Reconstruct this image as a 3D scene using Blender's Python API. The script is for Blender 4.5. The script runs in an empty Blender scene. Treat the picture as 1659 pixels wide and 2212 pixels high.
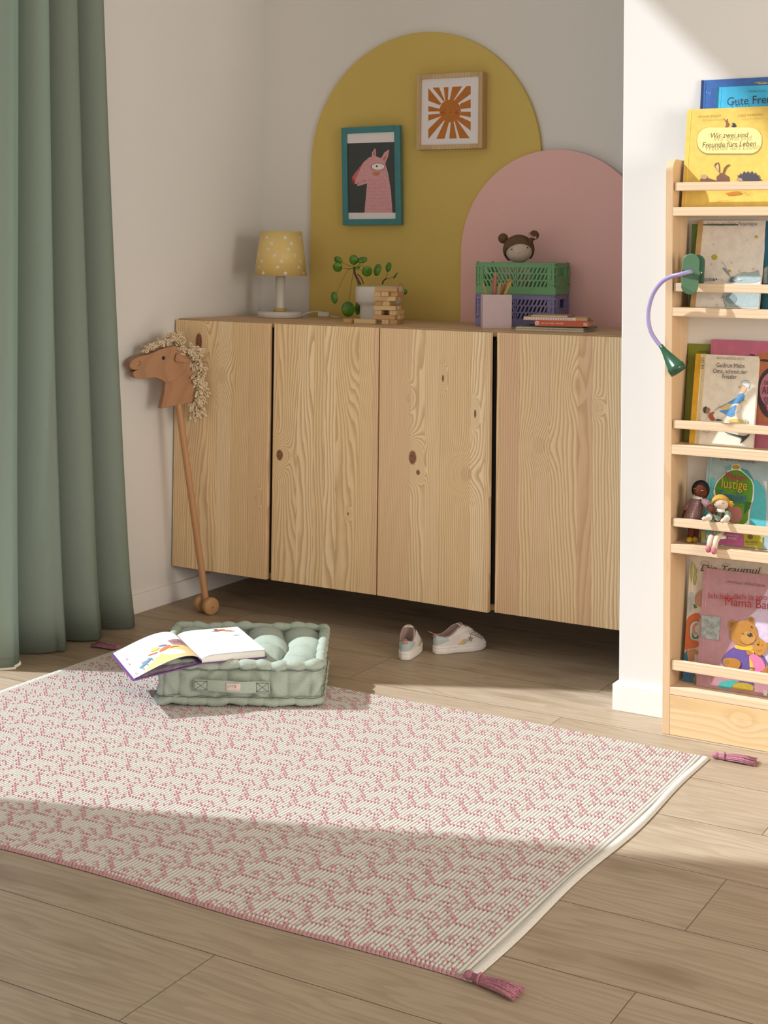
import bpy, bmesh, math, random
import numpy as np
from mathutils import Vector, Matrix, Euler
rnd = random.Random(7)
PI = math.pi
SC = bpy.context.scene
COL = SC.collection
# ------------------------------------------------------------------ camera
FPX, CYP = 3151.5332, 474.684
CAM = Vector((3.0756, -4.4658, 1.1746))
YAW, PITCH, ROLL = -0.5198, 0.025, -0.0116
_F = Vector((math.sin(YAW)*math.cos(PITCH), math.cos(YAW)*math.cos(PITCH), math.sin(PITCH)))
_r = Vector((math.cos(YAW), -math.sin(YAW), 0)); _d = _F.cross(_r)
_R = math.cos(ROLL)*_r + math.sin(ROLL)*_d
_D = -math.sin(ROLL)*_r + math.cos(ROLL)*_d
cam = bpy.data.cameras.new('camera'); camo = bpy.data.objects.new('camera', cam); COL.objects.link(camo)
m = Matrix((_R, -_D, -_F)).transposed().to_4x4(); m.translation = CAM
camo.matrix_world = m
cam.sensor_fit = 'HORIZONTAL'; cam.sensor_width = 36; cam.lens = FPX/1659*36
cam.shift_y = -(1106-CYP)/1659; cam.clip_start = .05; cam.clip_end = 60
SC.camera = camo
def on(u, v, ax, val):
    "point of the room seen at photo pixel (u, v) on the plane axis ax = val"
    k = _F + _R*((u-829.5)/FPX) + _D*((v-CYP)/FPX)
    return CAM + k*((val-CAM[ax])/k[ax])
# ------------------------------------------------------------------ light and colour
vs = SC.view_settings
vs.view_transform = 'Standard'; vs.look = 'None'; vs.gamma = 1; vs.use_curve_mapping = False
vs.exposure = -0.12
W = bpy.data.worlds.new('world'); SC.world = W; W.use_nodes = True
wt = W.node_tree; wt.nodes.clear()
wo = wt.nodes.new('ShaderNodeOutputWorld'); wb = wt.nodes.new('ShaderNodeBackground')
wc = wt.nodes.new('ShaderNodeTexCoord'); wsx = wt.nodes.new('ShaderNodeSeparateXYZ')
wr = wt.nodes.new('ShaderNodeMapRange'); wm = wt.nodes.new('ShaderNodeMix'); wm.data_type = 'RGBA'
wt.links.new(wc.outputs['Generated'], wsx.inputs[0]); wt.links.new(wsx.outputs[0], wr.inputs[0])
wr.inputs[1].default_value = -.2; wr.inputs[2].default_value = -.8
wt.links.new(wr.outputs[0], wm.inputs[0])
wm.inputs[6].default_value = (1.0, .89, .76, 1); wm.inputs[7].default_value = (.80, .95, 1.08, 1)
wt.links.new(wm.outputs[2], wb.inputs[0]); wb.inputs[1].default_value = 1.5
wt.links.new(wb.outputs[0], wo.inputs[0])
SAZ, SEL = math.radians(26.0), math.radians(43.0)
sun = bpy.data.lights.new('sun', 'SUN'); sun.energy = 6.4; sun.angle = math.radians(1.1); sun.color = (.90, .95, 1)
so = bpy.data.objects.new('sun', sun); COL.objects.link(so)
sd = Vector((math.cos(SAZ)*math.cos(SEL), math.sin(SAZ)*math.cos(SEL), -math.sin(SEL)))
so.rotation_euler = sd.to_track_quat('-Z', 'Y').to_euler()
def area(name, loc, to, sx, sy, e, col):
    a = bpy.data.lights.new(name, 'AREA'); a.shape = 'RECTANGLE'; a.size = sx; a.size_y = sy; a.energy = e; a.color = col
    o = bpy.data.objects.new(name, a); COL.objects.link(o); o.location = loc
    o.rotation_euler = (Vector(to)-Vector(loc)).to_track_quat('-Z', 'Y').to_euler(); return o
area('fill_light_from_right', (4.9, -2.45, 1.35), (0, -.5, 1.0), 1.1, 1.3, 60, (1, .90, .78))  # added soft fill for the left wall and lamp shadow; no window built there
# ------------------------------------------------------------------ materials
class NT:
    def __init__(s, name):
        s.m = bpy.data.materials.new(name); s.m.use_nodes = True; s.t = s.m.node_tree
        s.b = s.t.nodes['Principled BSDF']
    def n(s, typ, ins=None, **pr):
        nd = s.t.nodes.new(typ)
        for k, v in pr.items(): setattr(nd, k, v)
        for k, v in (ins or {}).items(): s.set(nd.inputs[k], v)
        return nd
    def set(s, sock, v):
        if isinstance(v, bpy.types.NodeSocket): s.t.links.new(v, sock)
        else:
            if isinstance(v, tuple) and len(v) == 3 and sock.type == 'RGBA': v = v+(1,)
            sock.default_value = v
    def M(s, op, a, b=None, c=None):
        nd = s.t.nodes.new('ShaderNodeMath'); nd.operation = op
        for i, v in enumerate((a, b, c)):
            if v is not None: s.set(nd.inputs[i], v)
        return nd.outputs[0]
    def mix(s, f, a, b, mode='MIX'):
        nd = s.t.nodes.new('ShaderNodeMix'); nd.data_type = 'RGBA'; nd.blend_type = mode
        s.set(nd.inputs[0], f); s.set(nd.inputs[6], a); s.set(nd.inputs[7], b); return nd.outputs[2]
    def rng(s, v, a, b, c=0., d=1., smooth=True):
        nd = s.t.nodes.new('ShaderNodeMapRange'); nd.interpolation_type = 'SMOOTHSTEP' if smooth else 'LINEAR'
        for i, x in enumerate((v, a, b, c, d)): s.set(nd.inputs[i], x)
        return nd.outputs[0]
    def xyz(s, kind='Object'):
        tc = s.t.nodes.new('ShaderNodeTexCoord'); sp = s.t.nodes.new('ShaderNodeSeparateXYZ')
        s.t.links.new(tc.outputs[kind], sp.inputs[0]); return sp.outputs
    def comb(s, x, y, z): return s.n('ShaderNodeCombineXYZ', {0: x, 1: y, 2: z}).outputs[0]
    def noise(s, vec, scale=1., detail=2., rough=.5, w=None):
        nd = s.n('ShaderNodeTexNoise', {'Scale': scale, 'Detail': detail, 'Roughness': rough}, noise_dimensions='4D' if w is not None else '3D')
        s.set(nd.inputs['Vector'], vec)
        if w is not None: s.set(nd.inputs['W'], w)
        return nd.outputs[0]
    def white(s, v): 
        nd = s.n('ShaderNodeTexWhiteNoise', noise_dimensions='1D'); s.set(nd.inputs['W'], v); return nd.outputs
    def bump(s, h, strength=.3, dist=.001):
        s.set(s.b.inputs['Normal'], s.n('ShaderNodeBump', {'Height': h, 'Strength': strength, 'Distance': dist}).outputs[0])
    def col(s, v): s.set(s.b.inputs['Base Color'], v)
    def rough(s, v): s.set(s.b.inputs['Roughness'], v)
def srgb(r, g, b):
    f = lambda c: (c/255/12.92) if c/255 <= .04045 else ((c/255+.055)/1.055)**2.4
    return (f(r), f(g), f(b))
_mc = {}
def plain(name, c, rough=.6, var=.04, scale=40, bump=0, metal=0, spec=None):
    "coloured material with a little procedural variation"
    if name in _mc: return _mc[name]
    t = NT(name); x, y, z = t.xyz()
    nz = t.noise(t.comb(x, y, z), scale, 3)
    t.col(t.mix(t.rng(nz, .3, .7), tuple(a*(1-var) for a in c), tuple(min(1, a*(1+var)) for a in c)))
    t.rough(rough); t.b.inputs['Metallic'].default_value = metal
    if spec is not None: t.b.inputs['Specular IOR Level'].default_value = spec
    if bump: t.bump(nz, bump, .002)
    _mc[name] = t.m; return t.m
def fabric(name, c, scale=900, bump=.35, var=.12, rough=.95, big=0):
    t = NT(name); x, y, z = t.xyz()
    a = t.M('SINE', t.M('MULTIPLY', t.M('ADD', x, t.M('MULTIPLY', y, .31)), scale*2))
    b = t.M('SINE', t.M('MULTIPLY', t.M('ADD', z, t.M('MULTIPLY', y, .8)), scale*2))
    wv = t.M('ADD', t.M('MULTIPLY', a, .25), t.M('MULTIPLY', b, .25))
    nz = t.noise(t.comb(x, y, z), scale/5, 4, .6)
    h = t.M('ADD', wv, nz)
    t.col(t.mix(t.rng(nz, .3, .7), tuple(v*(1-var) for v in c), tuple(min(1, v*(1+var)) for v in c)))
    if big: h = t.M('ADD', h, t.M('MULTIPLY', t.noise(t.comb(x, y, z), big, 3), 6))
    t.rough(rough); t.b.inputs['Specular IOR Level'].default_value = .2
    t.bump(h, bump, .0006); return t.m
PL, PM, PD, PP = (.92, .735, .475), (.81, .59, .33), (.44, .23, .09), (.74, .48, .31)
def pine(name, across='X', along='Z', seed=0., lam=.075, knots=(), light=PL, mid=PM, dark=PD, pink=PP, freq=9., pinkamt=.8, rough=.55, amp=1.0, contrast=1.0):
    t = NT(name); o = t.xyz(); ax = dict(X=o[0], Y=o[1], Z=o[2])
    u = ax[across]; v = ax[along]; w = ax[[c for c in 'XYZ' if c not in (across, along)][0]]
    lf = t.M('ADD', t.M('DIVIDE', t.M('ADD', u, t.M('MULTIPLY', t.M('SINE', t.M('ADD', t.M('MULTIPLY', u, 31.), seed*3.1)), lam*.28)), lam), seed*5.37+40)
    cell = t.M('FLOOR', lf); wh = t.white(cell); wv = wh[0]
    wh2 = t.white(t.M('ADD', cell, 71.3))[0]; wh3 = t.white(t.M('ADD', cell, 17.7))[0]
    vv = t.M('ADD', v, t.M('MULTIPLY', w, .6))
    vec = t.comb(t.M('MULTIPLY', u, 9.0), t.M('MULTIPLY', w, 9.0), t.M('MULTIPLY', vv, 1.25))
    nz = t.noise(vec, 1., 1.2, .4, w=t.M('ADD', t.M('MULTIPLY', cell, 3.73), seed))
    wob = t.noise(t.comb(t.M('MULTIPLY', u, 26.), t.M('MULTIPLY', w, 26.), t.M('MULTIPLY', vv, 7.)), 1., 2., .55, w=t.M('MULTIPLY', cell, 1.9))
    f = t.M('MULTIPLY', nz, t.M('ADD', .35, t.M('MULTIPLY', wv, 1.25*amp)))
    f = t.M('ADD', f, t.M('MULTIPLY', u, t.M('SUBTRACT', 19., t.M('MULTIPLY', wv, 15.5))))
    f = t.M('ADD', f, t.M('MULTIPLY', wob, .13))
    core = None
    for (ku, kv, ru, rv, s_) in knots:
        du = t.M('DIVIDE', t.M('SUBTRACT', u, ku), ru); dv = t.M('DIVIDE', t.M('SUBTRACT', v, kv), rv)
        d2 = t.M('ADD', t.M('MULTIPLY', du, du), t.M('MULTIPLY', dv, dv))
        e = t.M('EXPONENT', t.M('MULTIPLY', d2, -.16)); f = t.M('ADD', f, t.M('MULTIPLY', e, s_*1.1))
        k = t.rng(d2, 1.25, .6); k = t.M('MULTIPLY', k, s_ if s_ >= 1 else s_*.22)
        core = k if core is None else t.M('MAXIMUM', core, k)
    fr = t.M('FRACT', t.M('MULTIPLY', f, freq))
    ring = t.M('MULTIPLY', t.rng(fr, .25, .88), t.rng(fr, 1.0, .9))
    ring = t.M('MULTIPLY', ring, contrast*.80)
    streak = t.noise(t.comb(t.M('MULTIPLY', u, 420.), t.M('MULTIPLY', w, 420.), t.M('MULTIPLY', v, 6.)), 1., 2.)
    base = t.mix(t.rng(wh2, 0., 1., smooth=False), light, mid)
    base = t.mix(t.M('MULTIPLY', t.rng(wh3, .66, .8), pinkamt), base, pink)
    soft = t.noise(t.comb(t.M('MULTIPLY', u, 22.), t.M('MULTIPLY', w, 22.), t.M('MULTIPLY', v, 1.1)), 1., 2., w=cell)
    base = t.mix(t.M('MULTIPLY', t.rng(soft, .55, .72), .45), base, mid)
    c = t.mix(ring, base, tuple(.62*a+.38*b for a, b in zip(dark, mid)))
    c = t.mix(t.M('MULTIPLY', t.rng(streak, .42, .75), .16), c, dark)
    if lam < 5:
        fl = t.M('FRACT', lf); edge = t.M('MAXIMUM', t.rng(fl, .012, .0), t.rng(fl, .988, 1.))
        c = t.mix(t.M('MULTIPLY', edge, .35), c, dark)
    if core is not None:
        c = t.mix(core, c, t.mix(t.rng(t.noise(t.comb(u, w, v), 160., 3), .3, .7), (.30, .13, .06), (.16, .06, .03)))
    t.col(c); t.rough(rough)
    t.bump(t.M('ADD', ring, streak), .12, .0006)
    return t.m
# ------------------------------------------------------------------ mesh building
class MB:
    def __init__(s): s.v = []; s.f = []; s.mi = []; s.sm = []
    def add(s, vs, fs, m=0, smooth=False):
        n = len(s.v); s.v += [tuple(p) for p in vs]
        for f in fs: s.f.append(tuple(n+i for i in f)); s.mi.append(m); s.sm.append(smooth)
        return s
    def box(s, a, b, m=0, T=None):
        x0, y0, z0 = a; x1, y1, z1 = b
        vs = [Vector((x, y, z)) for z in (z0, z1) for x, y in ((x0, y0), (x1, y0), (x1, y1), (x0, y1))]
        if T is not None: vs = [T @ p for p in vs]
        return s.add(vs, [(3, 2, 1, 0), (4, 5, 6, 7), (0, 1, 5, 4), (1, 2, 6, 5), (2, 3, 7, 6), (3, 0, 4, 7)], m)
    def prism(s, poly, fn, t0, t1, m=0, smooth=False):
        "poly 2D (ccw), fn(a, b, t) -> 3D"
        n = len(poly); vs = [fn(a, b, t0) for a, b in poly]+[fn(a, b, t1) for a, b in poly]
        s.add(vs, [tuple(range(n))[::-1], tuple(range(n, 2*n))], m)
        return s.add(vs, [(i, (i+1) % n, n+(i+1) % n, n+i) for i in range(n)], m, smooth)
    def tube(s, pts, r, n=8, m=0, cap=True, closed=False, flat=1.):
        pts = [Vector(p) for p in pts]; k = len(pts); rs = r if isinstance(r, (list, tuple)) else [r]*k
        up = None; vs = []
        for i, p in enumerate(pts):
            a = pts[(i-1) % k] if (closed or i) else p; b = pts[(i+1) % k] if (closed or i < k-1) else p
            t = (b-a).normalized() if (b-a).length > 1e-9 else Vector((0, 0, 1))
            if up is None: up = Vector((0, 0, 1)) if abs(t.z) < .9 else Vector((1, 0, 0))
            x = up.cross(t)
            if x.length < 1e-6: x = Vector((1, 0, 0)).cross(t)
            x.normalize(); y = t.cross(x).normalized(); up = y
            for j in range(n):
                g = 2*PI*j/n; vs.append(p+x*(rs[i]*math.cos(g))+y*(rs[i]*flat*math.sin(g)))
        fs = []
        for i in range(k if closed else k-1):
            i2 = (i+1) % k
            fs += [(i*n+j, i*n+(j+1) % n, i2*n+(j+1) % n, i2*n+j) for j in range(n)]
        s.add(vs, fs, m, True)
        if cap and not closed: 
            s.add(vs[:n], [tuple(range(n))[::-1]], m, True); s.add(vs[-n:], [tuple(range(n))], m, True)
        return s
    def lathe(s, prof, n=32, m=0, c=(0, 0, 0), smooth=True, T=None, sx=1., sy=1.):
        vs = []; c = Vector(c)
        for r, z in prof:
            for j in range(n):
                g = 2*PI*j/n; p = Vector((r*math.cos(g)*sx, r*math.sin(g)*sy, z)); vs.append((T @ p if T is not None else p)+c)
        k = len(prof)
        return s.add(vs, [(i*n+j, i*n+(j+1) % n, (i+1)*n+(j+1) % n, (i+1)*n+j) for i in range(k-1) for j in range(n)], m, smooth)
    def ball(s, c, r, m=0, n=20, k=12, T=None, a0=-PI/2, a1=PI/2, smooth=True):
        r = r if isinstance(r, (tuple, list)) else (r, r, r); c = Vector(c); vs = []
        for i in range(k+1):
            a = a0+(a1-a0)*i/k
            for j in range(n):
                g = 2*PI*j/n; p = Vector((r[0]*math.cos(a)*math.cos(g), r[1]*math.cos(a)*math.sin(g), r[2]*math.sin(a)))
                vs.append((T @ p if T is not None else p)+c)
        return s.add(vs, [(i*n+j, i*n+(j+1) % n, (i+1)*n+(j+1) % n, (i+1)*n+j) for i in range(k) for j in range(n)], m, smooth)
    def grid(s, fn, nu, nv, m=0, smooth=True, cu=False, cv=False, flip=False):
        vs = [fn(i/nu, j/nv) for i in range(nu+(0 if cu else 1)) for j in range(nv+(0 if cv else 1))]
        a = nu if cu else nu+1; b = nv if cv else nv+1
        fs = [(i*b+j, ((i+1) % a)*b+j, ((i+1) % a)*b+(j+1) % b, i*b+(j+1) % b) for i in range(nu) for j in range(nv)]
        if flip: fs = [f[::-1] for f in fs]
        return s.add(vs, fs, m, smooth)
def finish(o, bevel=0, seg=2, sub=0, solid=0):
    if solid: md = o.modifiers.new('solid', 'SOLIDIFY'); md.thickness = solid; md.offset = 0
    if bevel:
        md = o.modifiers.new('bevel', 'BEVEL'); md.width = bevel; md.segments = seg; md.limit_method = 'ANGLE'; md.angle_limit = math.radians(40)
    if sub: md = o.modifiers.new('sub', 'SUBSURF'); md.levels = sub; md.render_levels = sub
def obj(name, mb, mats, parent=None, world=False, bevel=0, seg=2, sub=0, solid=0, fixn=False):
    "ONE mesh object; world=True: vertices are in room coordinates although the parent stands elsewhere"
    me = bpy.data.meshes.new(name)
    vs = mb.v
    if world and parent is not None:
        inv = wmat(parent).inverted(); vs = [inv @ Vector(p) for p in vs]
    me.from_pydata([tuple(p) for p in vs], [], mb.f)
    mats = mats if isinstance(mats, (list, tuple)) else [mats]
    for x in mats: me.materials.append(x)
    me.polygons.foreach_set('material_index', mb.mi); me.polygons.foreach_set('use_smooth', mb.sm)
    if fixn or any(mb.sm):
        bm = bmesh.new(); bm.from_mesh(me); bmesh.ops.remove_doubles(bm, verts=bm.verts, dist=1e-6)
        if fixn: bmesh.ops.recalc_face_normals(bm, faces=bm.faces)
        bm.to_mesh(me); bm.free()
    me.update()
    o = bpy.data.objects.new(name, me); COL.objects.link(o)
    if parent is not None: o.parent = parent
    finish(o, bevel, seg, sub, solid); return o
def wmat(o):
    m = o.matrix_basis.copy() if o.rotation_mode else o.matrix_basis
    m = Matrix.LocRotScale(o.location, o.rotation_euler, o.scale)
    return wmat(o.parent) @ m if o.parent else m
def tag(o, label, cat, group=None, kind=None):
    o['label'] = label; o['category'] = cat
    if group: o['group'] = group
    if kind: o['kind'] = kind
    return o
def thing(name, label, cat, loc=(0, 0, 0), rz=0, group=None):
    o = bpy.data.objects.new(name, None); COL.objects.link(o); o.empty_display_size = .02
    o.location = loc; o.rotation_euler = (0, 0, rz); return tag(o, label, cat, group)
def struct(name, mb, mat, **k):
    o = obj(name, mb, mat, **k); o['kind'] = 'structure'; return o
def box1(a, b): return MB().box(a, b)
# ------------------------------------------------------------------ flat printing on a plane
class Plane:
    "a flat face in the room: point, right direction, up direction; art and lettering are laid on it"
    def __init__(s, p0, u, w, gap=.00006):
        s.p = Vector(p0); s.u = Vector(u).normalized(); s.n = s.u.cross(Vector(w)).normalized()
        s.w = s.n.cross(s.u); s.gap = gap     # n points to the viewer
    def hit(s, x, y):
        k = _F+_R*((x-829.5)/FPX)+_D*((y-CYP)/FPX)
        return CAM+k*((s.p-CAM).dot(s.n)/k.dot(s.n))
    def at(s, a, b, lay=1): return s.p+s.u*a+s.w*b+s.n*(s.gap*lay)
def ell(cx, cy, rx, ry, a=0, n=20, a0=0, a1=2*PI):
    c, s_ = math.cos(a), math.sin(a)
    return [(cx+rx*math.cos(t)*c-ry*math.sin(t)*s_, cy+rx*math.cos(t)*s_+ry*math.sin(t)*c) for t in [a0+(a1-a0)*i/n for i in range(n)]]
def rrect(x0, y0, x1, y1, r, n=5):
    o = []
    for cx, cy, g in ((x1-r, y1-r, 0), (x0+r, y1-r, PI/2), (x0+r, y0+r, PI), (x1-r, y0+r, 1.5*PI)):
        o += [(cx+r*math.cos(g+PI/2*i/n), cy+r*math.sin(g+PI/2*i/n)) for i in range(n+1)]
    return o
def curve2(pts, k=4):
    P = [2*Vector(pts[0])-Vector(pts[1])]+[Vector(p) for p in pts]+[2*Vector(pts[-1])-Vector(pts[-2])]; out = []
    for i in range(len(P)-3):
        a, b, c, d = P[i:i+4]
        out += [tuple(.5*((2*b)+(c-a)*f+(2*a-5*b+4*c-d)*f*f+(3*b-a-3*c+d)*f**3)) for f in [j/k for j in range(k)]]
    return out+[tuple(P[-2])]
def soften(q):
    "round the corners of a drawn patch (Chaikin)"
    if not 6 <= len(q) <= 15: return q
    for _ in range(2):
        q = [p for i in range(len(q)) for p in ((.75*q[i][0]+.25*q[(i+1) % len(q)][0], .75*q[i][1]+.25*q[(i+1) % len(q)][1]), (.25*q[i][0]+.75*q[(i+1) % len(q)][0], .25*q[i][1]+.75*q[(i+1) % len(q)][1]))]
    return q
def line(pts, w, curved=True):
    "thin strokes following pts with width w"
    if curved and len(pts) > 2: pts = curve2(pts)
    L, R_ = [], []
    for i, p in enumerate(pts):
        a = pts[max(i-1, 0)]; b = pts[min(i+1, len(pts)-1)]; dx, dy = b[0]-a[0], b[1]-a[1]; l = math.hypot(dx, dy) or 1
        L.append((p[0]-dy/l*w/2, p[1]+dx/l*w/2)); R_.append((p[0]+dy/l*w/2, p[1]-dx/l*w/2))
    return [L[i:i+2]+R_[i:i+2][::-1] for i in range(len(pts)-1)]
def star5(cx, cy, r, rot=0, k=.42): return [(cx+(r if i % 2 == 0 else r*k)*math.sin(rot+PI*i/5), cy-(r if i % 2 == 0 else r*k)*math.cos(rot+PI*i/5)) for i in range(10)]
def art(parent, pl, shapes, name='cover_picture', base=1):
    "shapes: (colour, [photo points]) laid in order on the plane, one mesh"
    mb = MB(); mats = []; lay = base; s_ = CAM
    for col, pts in shapes:
        mt = plain('print_%02d_%02d_%02d' % tuple(int(c*99) for c in col), col, .5, .06, 120)
        if mt not in mats: mats.append(mt)
        many = pts if isinstance(pts[0], list) else [pts]
        for q in many:
            q = soften(q); ps = [pl.hit(*a)+pl.n*(pl.gap*lay) for a in q]
            nn = Vector((0, 0, 0))
            for i in range(len(ps)): nn += ps[i].cross(ps[(i+1) % len(ps)])
            if nn.dot(pl.n) < 0: ps = ps[::-1]
            mb.add(ps, [tuple(range(len(ps)))], mats.index(mt))
        lay += .5
    return obj(name, mb, mats, parent, world=True)
def letters(parent, pl, s, A, B, col, hgt=1., shear=0, name='lettering', lay=14, bold=0):
    "text s laid on the plane with its baseline from photo point A to B"
    cu = bpy.data.curves.new('t', 'FONT'); cu.body = s; cu.size = 1; cu.shear = shear; cu.offset = 0
    cu.resolution_u = 3
    o = bpy.data.objects.new('t', cu); COL.objects.link(o); bpy.context.view_layer.update()
    me = bpy.data.meshes.new_from_object(o.evaluated_get(bpy.context.evaluated_depsgraph_get()))
    bpy.data.objects.remove(o)
    if not len(me.vertices): return None
    co = np.array([v.co[:] for v in me.vertices]); x0, x1 = co[:, 0].min(), co[:, 0].max()
    a, b = pl.hit(*A), pl.hit(*B); L = (b-a).length; ux = (b-a)/L; uy = pl.n.cross(ux); sc = L/(x1-x0)
    inv = wmat(parent).inverted()
    for v in me.vertices:
        v.co = inv @ (a+ux*((v.co.x-x0)*sc)+uy*(v.co.y*sc*hgt)+pl.n*(pl.gap*lay))
    me.materials.clear(); me.materials.append(plain('ink_%02d_%02d_%02d' % tuple(int(c*99) for c in col), col, .6, .05))
    me.name = name; r = bpy.data.objects.new(name, me); COL.objects.link(r); r.parent = parent; return r
# ------------------------------------------------------------------ the room
def wall_mat(name, c):
    t = NT(name); x, y, z = t.xyz(); v = t.comb(x, y, z)
    nz = t.noise(v, 180., 4, .6); n2 = t.noise(v, 1.2, 2)
    t.col(t.mix(t.rng(n2, .3, .7), tuple(a*.985 for a in c), c)); t.rough(.9); t.b.inputs['Specular IOR Level'].default_value = .2
    t.bump(nz, .12, .0015); return t.m
WALL = wall_mat('matt_wall_paint', (.73, .71, .685))
WHITE = plain('white_trim_paint', (.83, .80, .78), .45, .01, 20)
def floor_mat():
    t = NT('oak_laminate'); x, y, z = t.xyz()
    rw = t.M('DIVIDE', t.M('ADD', y, 1.459), .2476); row = t.M('FLOOR', rw); fy = t.M('FRACT', rw)
    par = t.M('FRACT', t.M('MULTIPLY', t.M('ADD', row, 100.), .5))
    xx = t.M('DIVIDE', t.M('ADD', t.M('SUBTRACT', x, 2.262), t.M('MULTIPLY', par, 1.30)), 1.29)
    cellx = t.M('FLOOR', xx); fx = t.M('FRACT', xx)
    pid = t.M('ADD', t.M('MULTIPLY', row, 7.13), t.M('MULTIPLY', cellx, 3.71)); wh = t.white(pid)[0]
    g1 = t.noise(t.comb(t.M('MULTIPLY', x, 1.3), t.M('MULTIPLY', y, 9.), 0.), 1., 3, .55, w=pid)
    g2 = t.noise(t.comb(t.M('MULTIPLY', x, 7.), t.M('MULTIPLY', y, 190.), 0.), 1., 3, .6, w=pid)
    g3 = t.noise(t.comb(t.M('MULTIPLY', x, 3.2), t.M('MULTIPLY', y, 14.), 0.), 1., 2, .5, w=t.M('ADD', pid, 5.))
    fw = t.M('FRACT', t.M('MULTIPLY', t.M('ADD', t.M('MULTIPLY', g1, 1.6), t.M('MULTIPLY', y, 6.)), 7.))
    ring = t.M('MULTIPLY', t.rng(fw, .2, .85), t.rng(fw, 1., .88))
    c = t.mix(wh, (.375, .295, .205), (.43, .345, .25))
    c = t.mix(t.M('MULTIPLY', ring, .38), c, (.27, .195, .125))
    c = t.mix(t.M('MULTIPLY', t.rng(g2, .4, .75), .30), c, (.25, .18, .115))
    c = t.mix(t.M('MULTIPLY', t.rng(g3, .50, .78), .75), c, (.22, .155, .10))
    kx = t.noise(t.comb(t.M('MULTIPLY', x, 2.6), t.M('MULTIPLY', y, 5.5), 3.), 1., 1., .3, w=pid)
    c = t.mix(t.M('MULTIPLY', t.rng(kx, .70, .80), .8), c, (.16, .11, .07))
    ed = t.M('MAXIMUM', t.M('MAXIMUM', t.rng(fy, .0065, .002), t.rng(fy, .9935, .998)), t.M('MAXIMUM', t.rng(fx, .0009, .0003), t.rng(fx, .9991, .9997)))
    t.col(t.mix(ed, c, (.09, .06, .035))); t.rough(t.M('ADD', .42, t.M('MULTIPLY', g2, .18)))
    t.b.inputs['Specular IOR Level'].default_value = .35
    t.bump(t.M('SUBTRACT', t.M('MULTIPLY', g2, .12), ed), .35, .0012); return t.m
FY0 = -7.0
struct('floor', box1((-.25, FY0, -.06), (5.6, .2, 0)), floor_mat())
mb = MB(); WY0, WY1, WZ = -2.95, -1.28, 3.92         # tall window opening in the left wall, out of the picture
mb.box((-.22, WY1, 0), (0, .2, 4.1)); mb.box((-.22, FY0, 0), (0, WY0, 4.1)); mb.box((-.22, WY0, WZ), (0, WY1, 4.1)); mb.box((-.22, WY0, 0), (0, WY1, .045))
struct('wall_left', mb, WALL)
struct('wall_back', box1((0, 0, 0), (1.7133, .2, 4.1)), WALL)
struct('wall_right', box1((1.7133, -.8239, 0), (5.6, .2, 4.1)), WALL, bevel=.003)
struct('ceiling', box1((-.22, -5.6, 4.1), (5.6, .2, 4.2)), WALL)
struct('light_block_front', box1((-.22, -5.7, 2.35), (5.7, -5.6, 4.1)), WALL)  # upper part only, added out of view to block steep light
struct('light_block_right', box1((5.6, -5.6, 2.35), (5.7, -.8239, 4.1)), WALL)  # same on the right: unseen lintel added to keep steep light off the floor
BH = .0611
struct('baseboard_left', box1((0, WY1, 0), (.013, 0, BH)), WHITE, bevel=.0015)
struct('baseboard_back', box1((.013, -.013, 0), (1.7133, 0, BH)), WHITE, bevel=.0015)
mb = MB(); mb.box((1.7013, -.8379, 0), (5.6, -.8239, .068)); mb.box((1.7013, -.8239, 0), (1.7133, -.0131, .068))
struct('baseboard_right', mb, WHITE, bevel=.0015)
mb = MB()
mb.box((-.12, WY1-.05, .045), (-.06, WY1, WZ)); mb.box((-.12, WY0, .045), (-.06, WY0+.05, WZ)); mb.box((-.12, WY0+.05, WZ-.05), (-.06, WY1-.05, WZ)); mb.box((-.12, WY0+.05, .045), (-.06, WY1-.05, .09))
struct('window_1', mb, WHITE, bevel=.004)

# ------------------------------------------------------------------ pine wall cabinets
CZ0, CZ1, CY, CX0 = .122, .952, -.5163, .004
def kn(i, px, py, ru=.010, rv=.016, s=1.):
    "a knot of door i from its photo point, in the door's own coordinates"
    p = on(px, py, 1, CY); return (p.x-(CX0+i*.4), p.z-CZ0, ru, rv, s)
KN = [[kn(0, 430, 738, .014, .03, 1), kn(0, 480, 812, .018, .03, .5), (.345, .26, .006, .012, .6)],
      [kn(1, 604, 983, .013, .018), kn(1, 752, 1110, .003, .005), kn(1, 762, 760, .03, .06, .35)],
      [kn(2, 893, 988, .014, .022), kn(2, 905, 1020, .007, .008), kn(2, 1011, 1023, .02, .024, .55), kn(2, 960, 817, .004, .011), kn(2, 1031, 893, .004, .013), kn(2, 884, 860, .007, .014, .6)],
      [kn(3, 1167, 962, .018, .024, .45), kn(3, 1240, 830, .012, .03, .3), kn(3, 1292, 880, .006, .01, .5)]]
CAB = pine('pine_cabinet_board', 'Y', 'X', 3.3, lam=.12, freq=8, light=(.60, .45, .27), mid=(.52, .36, .19))
CABD = pine('pine_door_edge', 'X', 'Z', 8., lam=9., light=(.66, .46, .25), mid=(.55, .34, .16))
BLACK = plain('dark_gap_shade', (.012, .011, .010), .9, .02)  # black strip stands in for the shade in the gap between doors
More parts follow.
